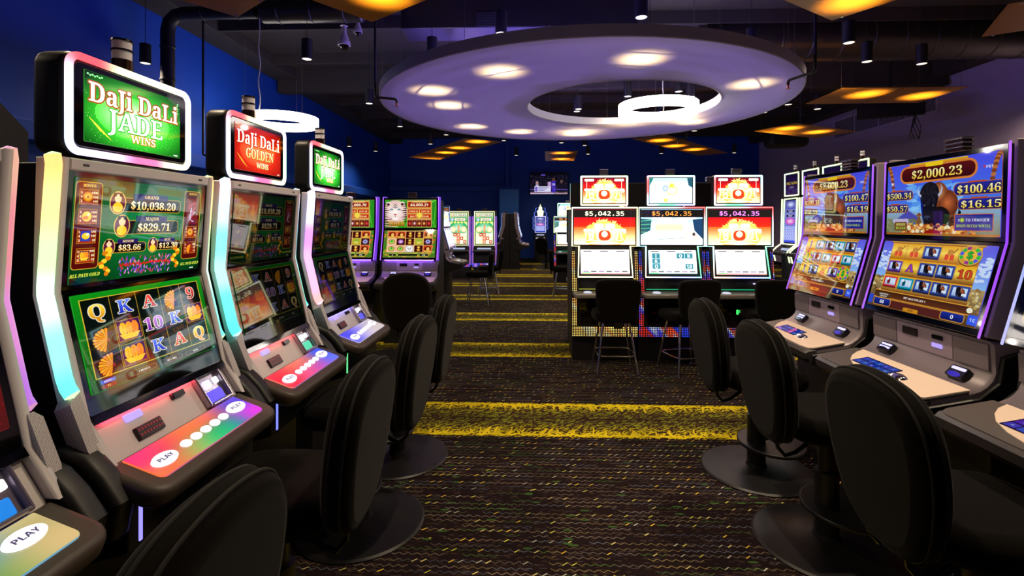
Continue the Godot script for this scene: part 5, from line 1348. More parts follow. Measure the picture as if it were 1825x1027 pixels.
func rail(a: Vector3, b: Vector3, w: float, h: float) -> Transform3D:
	return Transform3D(Basis.looking_at(b - a, Vector3.UP), (a + b) / 2)

func duct(called: String, label: String, path: Array, r: float, m: Material) -> Node3D:   # spiral-wound round duct
	var t := thing(called, label, "duct", path[0])
	var P := path.map(func(q): return q - path[0])
	part(t, "pipe", cached("duct%s%f" % [path, r], func(b): b.tube(P, r, 20)), m)
	var n := 0
	for i in range(1, P.size()):
		var l: float = P[i].distance_to(P[i - 1])
		if l < 0.5: continue
		n = int(l / 0.45)
		for k in n:
			var c: Vector3 = P[i - 1].lerp(P[i], (k + 0.5) / n)
			part(t, "seam", cached("seam%f" % r, func(b): b.lathe([Vector2(r, -0.02), Vector2(r + 0.008, -0.012), Vector2(r + 0.008, 0.012), Vector2(r, 0.02)], 20)), m, Transform3D(Basis(Quaternion(Vector3.UP, (P[i] - P[i - 1]).normalized())), c))
	return t

func cloud(c: Vector3, R: float, hc: Vector3, r: float) -> void:   # round hung ceiling of stretched fabric with a round opening off its middle
	var t := thing("disc_canopy", "large round lavender white ceiling disc with an off-centre round opening, hung over the aisle", "ceiling disc", c)
	var o := hc - c
	var N := 96
	var fab := StandardMaterial3D.new()
	fab.albedo_color = Color(0.82, 0.79, 0.97); fab.roughness = 0.9
	fab.backlight_enabled = true; fab.backlight = Color(0.62, 0.58, 0.5)
	var rimm := std(Color(0.62, 0.58, 0.7), 0.7)
	for half in 2:
		part(t, "fabric", cached("fabric%d" % half, func(b):
			for i in N / 2:
				var a0 := TAU * (i + half * N / 2) / N + 0.05
				var a1 := TAU * (i + 1 + half * N / 2) / N + 0.05
				var y := Vector3(0, 0.002 * half, 0)
				var p := [Vector3(cos(a0), 0, sin(a0)) * R + y, Vector3(cos(a1), 0, sin(a1)) * R + y, o + Vector3(cos(a1), 0, sin(a1)) * r + y, o + Vector3(cos(a0), 0, sin(a0)) * r + y]
				for k in 6:   # in rings, so that the triangles stay compact
					var f0 := k / 6.0
					var f1 := (k + 1) / 6.0
					b.face([p[0].lerp(p[3], f0), p[1].lerp(p[2], f0), p[1].lerp(p[2], f1), p[0].lerp(p[3], f1)], [Vector2.ZERO], (p[0] + p[2]) / 2 + Vector3(0, 1, 0))), fab)
	part(t, "outer_rim", cached("orim", func(b): b.lathe([Vector2(R, -0.012), Vector2(R + 0.012, -0.004), Vector2(R + 0.012, 0.115), Vector2(R - 0.012, 0.115), Vector2(R - 0.012, 0.0), Vector2(R, -0.012)], 96)), rimm)
	part(t, "inner_rim", cached("irim", func(b): b.lathe([Vector2(r, -0.012), Vector2(r - 0.012, -0.004), Vector2(r - 0.012, 0.115), Vector2(r + 0.012, 0.115), Vector2(r + 0.012, 0.0), Vector2(r, -0.012)], 72)), std(Color(0.85, 0.83, 0.87), 0.6), Transform3D(Basis(), o))
	# added violet tubes, unseen behind the rims, put there to glow lavender through the fabric
	for rr in [2.8, 2.5, 2.2, 1.9, 1.6, 1.3]:
		part(t, "added_violet_tube", cached("vtube%f" % rr, func(b):
			var run := []
			for i in 73:
				var q := Vector3(cos(TAU * i / 72.0 + PI / 36) * rr, 0.14, sin(TAU * i / 72.0 + PI / 36) * rr)
				var free := Vector2(q.x - o.x, q.z - o.z).length() > r + 0.2
				if free: run.append(q)
				if (not free or i == 72) and run.size() > 0:
					if run.size() > 2: b.tube(run, 0.012, 6)
					run = []), lit(Color(0.5, 0.42, 1), 17.0))
	for i in 9:
		var a := TAU * i / 9 + 0.3
		var l := OmniLight3D.new()
		l.name = "added_tube_lamp"  # light of the added violet tubes
		l.light_color = Color(0.5, 0.42, 1); l.light_energy = 0.006; l.light_size = 0.012; l.omni_range = 20; l.omni_attenuation = 2.0; l.shadow_enabled = true
		t.add_child(l, true)
		l.position = Vector3(cos(a) * 2.65, 0.13, sin(a) * 2.65)
	var h := CEIL - c.y - 0.1
	for i in 10:
		var a := TAU * (i + 0.3) / 10
		part(t, "hanging_wire", cached("cw%f" % h, func(b): b.lathe([Vector2(0.0025, 0), Vector2(0.0025, h)], 5)), std(Color(0.5, 0.48, 0.46), 0.3, 0.8), at(cos(a) * R, 0.1, sin(a) * R))
	for i in 6:
		var a := TAU * (i + 0.5) / 6
		part(t, "hanging_wire", cached("cw%f" % h, func(b): b.lathe([Vector2(0.0025, 0), Vector2(0.0025, h)], 5)), std(Color(0.5, 0.48, 0.46), 0.3, 0.8), at(o.x + cos(a) * r, 0.1, o.z + sin(a) * r))

func _ready() -> void:
	rng.seed = 20
	# ------------------------------------------------ camera, surroundings, exposure
	var cam := Camera3D.new()
	cam.name = "camera"
	add_child(cam)
	cam.set_frustum(0.05 * 1027.0 / 900.0, Vector2(0, -0.05 * 115.5 / 900.0), 0.05, 60.0)   # a lens of 900 px, horizon at row 398
	cam.position = Vector3(0, 1.5, 0)
	cam.rotation.y = atan(36.5 / 900.0)
	cam.current = true
	var we := WorldEnvironment.new()
	we.name = "environment"
	var env := Environment.new()
	env.background_mode = Environment.BG_COLOR
	env.background_color = Color.BLACK
	env.tonemap_mode = Environment.TONE_MAPPER_LINEAR
	env.tonemap_exposure = 1.0
	env.sdfgi_enabled = true; env.ssao_enabled = true; env.ssil_enabled = true
	we.environment = env
	add_child(we)
	materials()

	# ------------------------------------------------ the room: x -5.7..8.8, z 3..-20, ceiling at 4.9
	var carpet := StandardMaterial3D.new()
	carpet.albedo_texture = pic_carpet(); carpet.roughness = 0.95; carpet.metallic_specular = 0.2
	carpet.uv1_triplanar = true; carpet.uv1_world_triplanar = true
	carpet.uv1_scale = Vector3.ONE / 2.11; carpet.uv1_offset = Vector3(0, 0, 4.215 / 2.11)
	var blue := grain("blue_paint", Color(0.0, 0.25, 0.68), Color(0.0, 0.27, 0.72), 0.05, 0.6, 0.02)
	var mauve := grain("mauve_paint", Color(0.75, 0.67, 0.82), Color(0.78, 0.7, 0.85), 0.05, 0.7, 0.02)
	var dark := grain("dark_deck", Color(0.19, 0.175, 0.158), Color(0.23, 0.21, 0.19), 0.05, 0.8)
	structure("floor", boxm(Vector3(14.9, 0.2, 23.4), 0.001), carpet, at(1.55, -0.1, -8.5), "dark brown patterned carpet with zigzag threads and yellow bands", "carpet")
	structure("ceiling", boxm(Vector3(14.9, 0.2, 23.4), 0.001), dark, at(1.55, CEIL + 0.1, -8.5), "dark open ceiling", "ceiling")
	structure("wall_left", boxm(Vector3(0.2, 4.9, 23.4), 0.001), blue, at(-5.8, 2.45, -8.5), "deep blue painted side wall", "wall")
	structure("wall_right", boxm(Vector3(0.2, 4.9, 23.4), 0.001), mauve, at(8.9, 2.45, -8.5), "grey mauve side wall", "wall")
	structure("wall_back", boxm(Vector3(14.9, 4.9, 0.2), 0.001), blue, at(1.55, 2.45, -20.1), "deep blue far wall", "wall")
	structure("wall_front", boxm(Vector3(14.9, 4.9, 0.2), 0.001), mauve, at(1.55, 2.45, 3.1), "wall behind the viewer", "wall")
	structure("trim_1", boxm(Vector3(0.25, 0.22, 20.0), 0.01), blue, at(-5.58, 2.52, -9.9), "blue ledge along the side wall", "ledge")
	structure("trim_2", boxm(Vector3(4.9, 0.2, 0.3), 0.01), blue, at(-3.2, 2.86, -19.85), "blue ledge along the far wall", "ledge")
	structure("trim_3", boxm(Vector3(0.72, 2.76, 0.6), 0.02), grain("pale_blue", Color(0.0, 0.32, 0.66), Color(0.0, 0.34, 0.7), 0.05, 0.5), at(-0.86, 1.38, -18.8), "lighter blue square pier", "pier")
	structure("trim_4", boxm(Vector3(0.16, 1.95, 0.3), 0.01), blue, at(-0.98, 3.93, -19.85), "blue upright rib on the far wall", "rib")
	structure("trim_5", boxm(Vector3(0.5, 0.24, 23.0), 0.01), dark, at(-5.45, 4.79, -8.5), "dark soffit over the blue wall", "soffit")
	structure("trim_6", boxm(Vector3(0.4, 0.3, 23.0), 0.01), dark, at(8.6, 4.76, -8.5), "dark soffit over the mauve wall", "soffit")
	structure("trim_7", boxm(Vector3(14.4, 0.5, 0.25), 0.01), dark, at(1.55, 4.66, -11.1), "dark cross beam under the ceiling", "beam")
	for i in 11:
		structure("trim_%d" % (8 + i), boxm(Vector3(14.4, 0.22, 0.07), 0.004), dark, at(1.55, 4.8, -1.2 - i * 1.75), "dark ceiling joist", "joist").set_meta("group", "ceiling joists")
	structure("baseboard_left", boxm(Vector3(0.03, 0.12, 23.0), 0.004), BLACKP, at(-5.685, 0.06, -8.5))
	structure("baseboard_right", boxm(Vector3(0.03, 0.12, 23.0), 0.004), BLACKP, at(8.785, 0.06, -8.5))
	structure("baseboard_back", boxm(Vector3(14.4, 0.12, 0.03), 0.004), BLACKP, at(1.55, 0.06, -19.985))

	# ------------------------------------------------ the ceiling cloud and its rings
	cloud(Vector3(0.75, 3.3, -7.91), 3.03, Vector3(1.35, 3.3, -7.8), 1.43)
	ring_light("glowing ring chandelier inside the opening of the ceiling disc", Vector3(1.94, 3.19, -7.9), 0.6, 8.0)
	ring_light("glowing ring chandelier against the blue wall, above the row of silver machines", Vector3(-4.35, 3.19, -8.6), 0.6, 8.0)
	AMBER = grain("amber", Color(0.72, 0.44, 0.08), Color(0.88, 0.6, 0.14), 0.35, 0.28, 0.0, 0.15, 5.0)
	AMBER.backlight_enabled = true; AMBER.backlight = Color(0.9, 0.88, 0.85)
	var Y := 3.3
	var pan := func(label: String, a: Vector2, b: Vector2, c: Vector2, n: int) -> void:   # corner a (x, depth), and the corners either side of it
		amber_panel(label, Vector3(a.x, Y, -a.y), Vector3(b.x - a.x, 0, a.y - b.y), Vector3(c.x - a.x, 0, a.y - c.y), n)
	pan.call("brown amber panel whose tip shows at the top, left of the ring chandelier's rod", Vector2(-2.563, 4.314), Vector2(-3.38, 3.26), Vector2(-2.13, 3.985), 1)
	pan.call("glowing golden panel at the top edge, left of the ceiling disc", Vector2(-1.427, 4.471), Vector2(-2.2, 3.44), Vector2(-0.4, 3.72), 1)
	pan.call("golden panel at the top edge of the picture, right of the ceiling disc", Vector2(2.668, 4.604), Vector2(1.6, 3.86), Vector2(3.34, 3.62), 1)
	pan.call("long amber panel with two bright yellow pools in front of the mauve wall", Vector2(4.113, 7.797), Vector2(5.77, 7.79), Vector2(4.11, 6.91), 2)
	pan.call("amber panel with two orange pools beyond the right edge of the ceiling disc", Vector2(4.337, 10.086), Vector2(4.75, 9.3), Vector2(5.97, 10.95), 1)
	pan.call("long strip of amber panels hung below the far right of the ceiling disc", Vector2(2.134, 10.895), Vector2(4.42, 13.65), Vector2(2.72, 10.41), 3)
	pan.call("long strip of amber panels hung below the far left of the ceiling disc", Vector2(-3.388, 13.72), Vector2(-1.43, 10.66), Vector2(-2.63, 14.21), 3)
	pan.call("small square amber panel hung above the far television", Vector2(0.3, 12.7), Vector2(1.15, 12.66), Vector2(0.36, 14.62), 1)
	pan.call("dull amber panel at the right edge under the dark ceiling", Vector2(4.34, 5.067), Vector2(3.9, 4.3), Vector2(5.2, 4.57), 1)
	const PEND := 4.0
	for q in [["left pair, upper", Vector2(-1.364, 6.815)], ["nearest on the left", Vector2(-0.373, 5.99)], ["nearest, at the disc's broad front", Vector2(1.191, 5.582)], ["rightmost, by the sprinkler hook", Vector2(2.836, 6.653)], ["left pair, lower", Vector2(-1.276, 7.669)], ["far rim, leftmost", Vector2(-1.14, 9.38)], ["far rim, second from left", Vector2(-0.243, 9.937)], ["far rim, third from left", Vector2(0.894, 10.233)], ["far rim, right under the ring", Vector2(2.828, 9.122)]]:
		pendant("pendant light behind the disc's glowing pool: " + q[0], Vector3(q[1].x, 3.75, -q[1].y), 3.4, "pendants above the ceiling disc", 43)
	for q in [["panel before mauve wall, left pool", Vector2(4.661, 7.238)], ["panel before mauve wall, right pool", Vector2(5.5, 7.369)], ["panel past the disc's right edge, left pool", Vector2(4.853, 9.79)], ["panel past the disc's right edge, right pool", Vector2(5.62, 10.2)], ["right strip, first pool", Vector2(2.78, 11.1)], ["right strip, middle pool", Vector2(3.302, 11.9)], ["right strip, last pool", Vector2(3.95, 12.5)],
		["left strip, brightest pool", Vector2(-1.2, 11.1)], ["left strip, middle pool", Vector2(-1.75, 12.0)], ["left strip, dull end", Vector2(-2.2, 12.8)], ["panel above the television, upper", Vector2(0.74, 13.0)], ["panel above the television, lower", Vector2(0.81, 14.2)], ["golden panel at the top left", Vector2(-1.2, 3.95)], ["golden panel at the top right", Vector2(2.6, 4.2)]]:
		pendant("pendant light above an amber panel: " + q[0], Vector3(q[1].x, 3.75, -q[1].y), 3.0, "pendants above the amber panels", 38)
	for q in [
		["beside the black duct riser on the blue wall", Vector2(-5.45, 6.9)], ["left of the two white camera domes", Vector2(-3.095, 6.815)], ["just left of the ceiling disc, under the camera domes", Vector2(-3.071, 9.39)],
		["low on the left, behind the ceiling disc", Vector2(-3.085, 11.658)], ["above the left amber strip by the far blue wall", Vector2(-2.902, 14.256)], ["under the disc's far rim, left of the blue rib", Vector2(-0.78, 13.755)],
		["in the far left corner near the blue wall", Vector2(-5.37, 14.6)], ["far left over the blue ledge", Vector2(-4.9, 15.6)],
		["right of the ceiling disc under the spiral duct", Vector2(3.95, 6.474)], 
		["seen through the opening of the ceiling disc, at its left", Vector2(0.908, 10.02)], ["beside the black hanging speaker", Vector2(6.397, 13.925)], ["just off the right rim of the ceiling disc", Vector2(4.702, 10.478)],
		["far off above the blue pier", Vector2(-0.539, 16.727)], ["far off above the television, nearer one", Vector2(1.511, 14.705)], ["far off above the television, lower one", Vector2(1.809, 16.55)], ["far off above the bank of three machines", Vector2(4.156, 16.486)], ["far off at the corner of the mauve wall", Vector2(6.452, 16.436)],
		["in the opening of the disc behind the ring", Vector2(1.691, 9.052)], ["in the opening of the disc, right of the ring", Vector2(2.5, 8.75)]]:
		pendant("black cylinder pendant light " + q[0], Vector3(q[1].x, 3.75, -q[1].y), PEND)
	for q in [["above the left chairs", Vector2(-2.2, 2.4)], ["above the aisle", Vector2(0.35, 2.5)], ["above the near bison machine", Vector2(2.1, 2.2)], ["added by the left wall, nearer", Vector2(-4.6, 1.4)], ["added by the left wall, farther", Vector2(-4.9, 3.6)], ["added by the mauve wall, first", Vector2(6.9, 2.6)], ["added by the mauve wall, second", Vector2(6.9, 4.6)], ["added by the mauve wall, third", Vector2(7.05, 6.95)], ["added by the mauve wall, fourth", Vector2(8.2, 8.4)]]:   # those over chairs and aisle follow chair shadows; unseen wall pendants added to brighten walls
		pendant("pendant light overhead outside the picture, " + q[0], Vector3(q[1].x, 3.75, -q[1].y), 6.5 if q[1].x < 3 and q[1].x > -3 else 6.5, "pendants overhead out of the picture", 82)

	# ------------------------------------------------ the left row: silver machines
	var pink := Color(1, 0.25, 0.4)
	silver_machine("silver slot machine cut off by the left edge, red game, blue lit bill acceptor", 0.876, {
		"strip": ramp("s0", [Color(1, 0.75, 0.65), Color(1, 0.6, 0.65), Color(0.95, 0.6, 0.9), Color(0.8, 0.5, 0.95)], false), "strip_e": 0.9, "upper": T.upper, "eu": 0.5, "lower": T.reels_red, "el": 0.55, "tint": Color(1, 0.5, 0.4), "acc": Color(0.05, 0.55, 0.95),
		"deck": [Color(0.3, 0.3, 0.9), Color(0.2, 0.4, 0.9), Color(0.15, 0.55, 0.9), Color(0.75, 0.7, 0.5), Color(0.4, 0.65, 0.75), Color(0.35, 0.62, 0.5), Color(0.4, 0.62, 0.35), Color(0.85, 0.75, 0.5)], "deck_tint": Color(0.5, 0.7, 0.7), "foot": Color(0.3, 0.3, 1), "topper": T.jade, "et": 2.8, "top_tint": Color(0.6, 1, 0.6)})
	silver_machine("silver slot machine with a large green topper and bright green reels, left row", 1.656, {
		"strip": ramp("s1", [Color(1, 0.7, 0.4), Color(1, 0.85, 0.5), Color(0.7, 1, 0.6), Color(0.75, 1, 0.85), Color(0.5, 0.95, 0.85), Color(0.35, 0.9, 0.8)], false), "upper": T.upper, "eu": 1.3, "lower": T.reels, "el": 1.1, "tint": Color(0.7, 1, 0.6), "acc": Color(0.35, 0.25, 1),
		"deck": [Color(1, 0.08, 0.4), Color(1, 0.42, 0.25), Color(0.95, 0.45, 0.35), Color(0.45, 0.3, 0.85), Color(1, 0.45, 0.3), Color(0.6, 0.75, 0.4), Color(0.05, 0.7, 0.5), Color(0.85, 0.25, 0.9)], "deck_tint": Color(1, 0.5, 0.5), "foot": Color(0.35, 0.3, 1), "topper": T.jade, "et": 2.8, "top_tint": Color(0.6, 1, 0.6)})
	silver_machine("silver slot machine with a red topper and red lit deck, left row", 2.42, {
		"strip": ramp("s2", [Color(1, 0.75, 0.85), Color(0.7, 0.85, 1), Color(0.45, 0.9, 0.95), Color(0.6, 1, 0.95), Color(0.35, 0.95, 0.8), Color(0.3, 0.85, 0.8)], false), "upper": T.upper, "eu": 0.13, "lower": T.reels, "el": 0.1, "tint": Color(1, 0.8, 0.5), "acc": Color(0.25, 0.9, 0.7),
		"deck": [Color(1, 0.15, 0.2), Color(1, 0.42, 0.35), Color(0.85, 0.45, 0.5), Color(0.25, 0.35, 0.95), Color(1, 0.2, 0.3), Color(1, 0.35, 0.55), Color(0.8, 0.35, 0.75), Color(0.4, 0.45, 1)], "deck_tint": Color(1, 0.45, 0.5), "foot": Color(0.2, 0.25, 1), "topper": T.golden, "et": 2.0, "top_tint": Color(1, 0.5, 0.4)})
	silver_machine("silver slot machine with small green topper and lavender lit deck, farthest in the left row", 3.25, {
		"strip": ramp("s3", [Color(0.85, 0.85, 1), Color(0.8, 0.75, 1), Color(0.85, 0.5, 1), Color(0.95, 0.6, 0.95), Color(1, 0.6, 0.75), Color(1, 0.6, 0.6)], false), "upper": T.upper, "eu": 0.08, "lower": T.reels, "el": 0.08, "tint": Color(0.7, 0.7, 1), "acc": Color(0.4, 0.4, 1),
		"deck": [Color(0.3, 0.3, 0.95), Color(0.55, 0.5, 0.95), Color(0.75, 0.7, 0.85), Color(0.8, 0.75, 0.8), Color(0.45, 0.45, 0.95), Color(0.75, 0.7, 0.95), Color(0.85, 0.8, 0.85), Color(0.85, 0.8, 0.8)], "deck_tint": Color(0.6, 0.6, 1), "foot": Color(0.1, 0.8, 0.3), "topper": T.jade, "et": 2.8, "top_tint": Color(0.6, 1, 0.6)})
	# ------------------------------------------------ the right row and the pair beyond the left row: grey machines
	var violet := ramp("violet", [Color(0.72, 0.4, 1), Color(0.55, 0.25, 0.95), Color(0.65, 0.3, 1)])
	var white := ramp("whiteblue", [Color(0.75, 0.75, 1), Color(0.65, 0.7, 1)])
	var right := "grey machines in the right row"
	wide_machine("grey slot machine cut off by the right edge, with a nearly black screen", Vector3(1.885, 0, -1.62), -PI / 2, {"upper": T.dim, "eu": 0.4, "lower": T.dim, "el": 0.5, "edge": white, "tint": Color(0.9, 0.8, 0.6), "touch": T.touch2}, right)
	wide_machine("grey slot machine showing a large bison and 60 credits, right row", Vector3(1.885, 0, -2.423), -PI / 2, {"upper": T.bison1, "eu": 0.85, "lower": T.reels1, "el": 0.85, "edge": violet, "tint": Color(0.75, 0.7, 1), "touch": T.touch}, right)
	wide_machine("grey slot machine showing a bison, second and farther one on the right", Vector3(1.885, 0, -3.227), -PI / 2, {"upper": T.bison2, "eu": 0.8, "lower": T.reels2, "el": 0.85, "edge": violet, "tint": Color(0.75, 0.7, 1), "touch": T.touch}, right)
	var lilac := ramp("lilac", [Color(0.6, 0.36, 1), Color(0.5, 0.26, 1)])
	wide_machine("grey slot machine with a white tiger on screen and violet glow, beyond the left row", Vector3(-1.53, 0, -6.3), 0, {"upper": T.tiger, "eu": 1.0, "lower": T.tiger_reels, "el": 0.9, "edge": lilac, "ee": 2.5, "ue": 22.0, "spill_glow": true, "tint": Color(0.8, 0.6, 1), "touch": T.touch2}, "tiger game pair")
	wide_machine("grey slot machine half hidden behind the farthest silver one, left of the tiger screen", Vector3(-2.32, 0, -6.3), 0, {"upper": T.tiger2, "eu": 1.0, "lower": T.tiger_reels, "el": 0.9, "edge": lilac, "ee": 2.5, "ue": 22.0, "spill_glow": true, "tint": Color(0.8, 0.6, 1), "touch": T.touch2}, "tiger game pair")
	# ------------------------------------------------ the bank of three across the aisle's right half, and the backs of the bank behind it
	var gold_dots := ramp("gold_dots", [Color(1, 0.9, 0.5), Color(1, 0.8, 0.4), Color(1, 0.95, 0.7), Color(1, 0.7, 0.35)])
	var flag_dots := ramp("flag_dots", [Color(0.3, 0.35, 1), Color(1, 0.2, 0.15), Color(0.35, 0.3, 1), Color(0.75, 0.8, 1), Color(1, 0.35, 0.2), Color(0.2, 0.3, 1)])
	var red := Color(1, 0.75, 0.65)
	framed_machine("framed slot machine with golden lamp dots and yellow light frame", Vector3(0.779, 0, -5.5), 0, {"main": T.fire1, "em": 3.0, "lower": T.pale, "el": 1.9, "top": T.fire_top, "et": 2.8, "frame": T.warm, "ef": 3.2, "dots_tex": gold_dots, "tint": red, "shelf": Color(0.8, 0.8, 0.3)}, "bank of three framed machines")
	framed_machine("framed slot machine with a pale icy game, middle of the bank of three", Vector3(1.496, 0, -5.5), 0, {"main": T.ice, "em": 1.9, "lower": T.teal, "el": 1.8, "top": T.ice_top, "et": 2.8, "frame": T.cool, "ef": 3.2, "dots_tex": flag_dots, "tint": Color(0.9, 0.97, 1)}, "bank of three framed machines")
	framed_machine("framed slot machine with a violet-tinted red game, right of the bank of three", Vector3(2.212, 0, -5.5), 0, {"main": T.fire3, "em": 2.8, "lower": T.pale, "el": 1.9, "logo": true, "top": T.fire_top, "et": 2.4, "frame": T.cool, "ef": 3.2, "dots_tex": flag_dots, "tint": red}, "bank of three framed machines")
	for i in 3:
		framed_machine("back of a slot machine " + ["behind the left", "behind the middle", "behind the right"][i] + " framed machine", Vector3(0.8 + i * 0.73, 0, -6.62), PI, {"main": T.ice, "em": 1.2, "lower": T.pale, "el": 1.2, "top": T.ice_top, "et": 1.2, "frame": T.cool, "dots": false, "tint": Color(0.9, 0.97, 1), "tw": 0.62}, "backs behind the bank of three")
	# ------------------------------------------------ farther machines
	var glitter := ramp("glitter", [Color(0.3, 0.3, 0.9), Color(0.75, 0.5, 0.9), Color(0.2, 0.25, 0.8), Color(0.95, 0.35, 0.4), Color(0.4, 0.35, 0.9), Color(0.85, 0.75, 0.95), Color(0.25, 0.3, 0.85), Color(0.8, 0.3, 0.55)])
	for i in 2:
		tall_machine(["left", "right"][i] + " one of the two tall pale green slot machines far down the left side", Vector3(-2.02 + i * 0.71, 0, -13.7), 0, {"w": 0.54, "y0": 0.9, "y1": 1.82, "pic": T.lucky, "e": 1.2, "frame": T.warm, "ef": 1.2, "side": glitter, "tint": Color(0.8, 1, 0.8)}, "tall green machines")
	var mint := ramp("mint", [Color(0.9, 1, 0.75), Color(0.85, 1, 0.85), Color(1, 1, 0.8)])
	for i in 4:
		tall_machine(["farthest purple slot machine before the mauve wall", "second farthest purple slot machine before the mauve wall", "purple slot machine just left of the far bison machine's screen", "purple slot machine behind the far bison machine"][i], Vector3(4.4, 0, -8.84 + i * 0.585), -PI / 2 + 0.0, {"w": 0.44, "y0": 1.14, "y1": 1.92, "pic": T.maze_body, "e": 1.0, "frame": mint, "top": T.maze, "tint": Color(0.8, 0.75, 1)}, "purple machines before the mauve wall")
	tall_machine("small crowned slot machine with blue light tiers against the far blue wall", Vector3(0.3, 0, -19.2), 0, {"w": 0.4, "y0": 1.15, "y1": 1.75, "pic": T.maze_body, "e": 1.0, "frame": white, "crown": true, "tint": Color(0.7, 0.7, 1)})
	framed_machine("framed slot machine with a pale game, half hidden behind the golden-dotted one", Vector3(0.9, 0, -13.0), 0, {"main": T.ice, "em": 1.7, "lower": T.pale, "el": 1.8, "top": T.ice_top, "et": 1.8, "frame": mint, "dots_tex": flag_dots, "tint": Color(0.9, 1, 0.95)}, "")
	framed_machine("framed slot machine whose pink topper shows between the toppers of the bank of three", Vector3(1.76, 0, -9.4), 0, {"main": T.fire3, "em": 1.2, "lower": T.pale, "el": 1.4, "top": T.fire_top, "et": 1.8, "frame": lilac, "dots_tex": flag_dots, "tint": Color(1, 0.8, 1)}, "")
	wide_machine("slot machine seen edge-on behind the tiger pair, its console towards the aisle", Vector3(-1.58, 0, -9.2), PI / 2, {"upper": T.ice, "eu": 1.2, "lower": T.pale, "el": 1.2, "edge": white, "tint": Color(0.9, 0.95, 1), "touch": T.touch}, "")
	for i in 4:
		wide_machine("slot machine " + ["facing right, near end", "facing right, second", "facing left, near end", "facing left, second"][i] + " of the dark island before the blue pier", Vector3(-0.48 if i < 2 else -0.98, 0, -16.6 - (i % 2) * 0.76), PI / 2 if i < 2 else -PI / 2, {"back": -0.245, "upper": T.ice, "eu": 0.9, "lower": T.teal, "el": 1.0, "edge": white, "tint": Color(0.85, 0.85, 1), "touch": T.touch2}, "dark island before the blue pier")

	# ------------------------------------------------ chairs
	var lg := "black chairs along the left row"
	pedestal_chair("black upholstered chair at the bottom left corner, at the red machine", -0.865, 0.85, PI / 2, lg)
	pedestal_chair("black upholstered chair at the large green machine on the left", -0.865, 1.69, PI / 2, lg)
	pedestal_chair("black upholstered chair at the red topped machine of the left row", -0.865, 2.5, PI / 2 - 0.04, lg)
	pedestal_chair("black upholstered chair at the farthest silver machine of the left row", -0.865, 3.22, PI / 2, lg)
	var rg := "black chairs along the right row"
	pedestal_chair("black upholstered chair barely visible at the bottom right corner", 1.38, 0.84, -PI / 2, rg)
	pedestal_chair("large black upholstered chair at the machine cut off by the right edge", 1.38, 1.63, -PI / 2, rg)
	pedestal_chair("black upholstered chair at the near bison machine, with its round base on the carpet", 1.38, 2.43, -PI / 2, rg)
	pedestal_chair("black upholstered chair at the far bison machine", 1.36, 3.13, -PI / 2, rg)
	pedestal_chair("black upholstered chair with its back to us before the tiger screen", -1.2, 4.95, 0.08, "")
	pedestal_chair("black upholstered chair mostly hidden, left of the tiger screen's chair", -2.15, 5.1, 0.1, "")
	var cg := "chrome legged stools at the bank of three"
	legged_chair("black stool on chrome legs at the golden machine of the bank of three", 0.84, 5.23, 0.0, cg)
	legged_chair("black stool on chrome legs at the middle machine of the bank of three", 1.55, 5.2, 0.28, cg)
	legged_chair("black stool on chrome legs at the right machine of the bank of three", 2.38, 5.23, 0.0, cg)
	legged_chair("black stool on chrome legs far down the left of the aisle, nearer of two", -1.0, 9.35, PI / 2, "far stools on the left")
	legged_chair("black stool on chrome legs far down the left of the aisle, farther of two", -0.92, 10.5, PI / 2 + 0.2, "far stools on the left")
	legged_chair("black stool on chrome legs far down the right of the aisle", 0.62, 10.4, -PI / 2, "")
	pedestal_chair("small black chair before the crowned machine at the far wall", 0.45, 16.6, -0.6, "")
	pedestal_chair("black chair before the purple machines, right of the bank of three", 3.75, 8.3, -PI / 2, "")

	# ------------------------------------------------ things on the walls and under the ceiling
	var tv := thing("television", "television showing a ball game high on the far blue wall", "television", Vector3(0.645, 3.06, -19.95))
	part(tv, "case", boxm(Vector3(1.5, 0.88, 0.08), 0.01), BLACKP, at(0, 0, 0.04))
	screen(tv, "screen", at(0, 0, 0.081), 1.46, 0.83, T.tv, 0.9, 0.0)
	panel_light(tv, at(0, 0, 0.085), 1.46, 0.83, Color(0.7, 0.65, 1), 0.1)
	var met := grain("duct_metal", Color(0.2, 0.19, 0.175), Color(0.27, 0.255, 0.235), 0.08, 0.35, 0.0, 0.55)
	duct("spiral_duct", "large dark spiral duct running across under the ceiling at the right", [Vector3(2.8, 4.52, -8.5), Vector3(8.05, 4.52, -8.5)], 0.34, met)
	duct("spiral_duct", "dark spiral duct under the ceiling left of the ceiling disc", [Vector3(-3.8, 4.5, -7.0), Vector3(-2.4, 4.5, -7.0)], 0.17, met)
	duct("spiral_duct", "black duct riser with an elbow, on the blue wall behind the green topper", [Vector3(-5.2, 0.01, -7.0), Vector3(-5.2, 4.25, -7.0), Vector3(-5.17, 4.37, -7.0), Vector3(-5.08, 4.46, -7.0), Vector3(-4.95, 4.49, -7.0), Vector3(-3.9, 4.49, -7.0)], 0.09, std(Color(0.08, 0.08, 0.085), 0.5))
	duct("spiral_duct", "thick black duct at the upper right corner above the mauve wall", [Vector3(7.7, 4.35, -4.4), Vector3(7.7, 4.35, -7.6)], 0.42, std(Color(0.06, 0.055, 0.055), 0.6))
	var bd := thing("box_duct", "rectangular grey duct with a supply grille above the ceiling disc", "duct", Vector3(-0.2, 4.2, -7.27))
	part(bd, "casing", boxm(Vector3(3.3, 0.5, 0.5), 0.01), met, at(0, 0.28, 0))
	var gr := part(bd, "grille", boxm(Vector3(0.36, 0.22, 0.03), 0.006), std(Color(0.05, 0.05, 0.05), 0.6), at(-0.42, 0.14, 0.26))
	for i in 9: part(gr, "slat", boxm(Vector3(0.33, 0.008, 0.02), 0.002), met, at(0, -0.088 + i * 0.022, 0.012, 0.5))
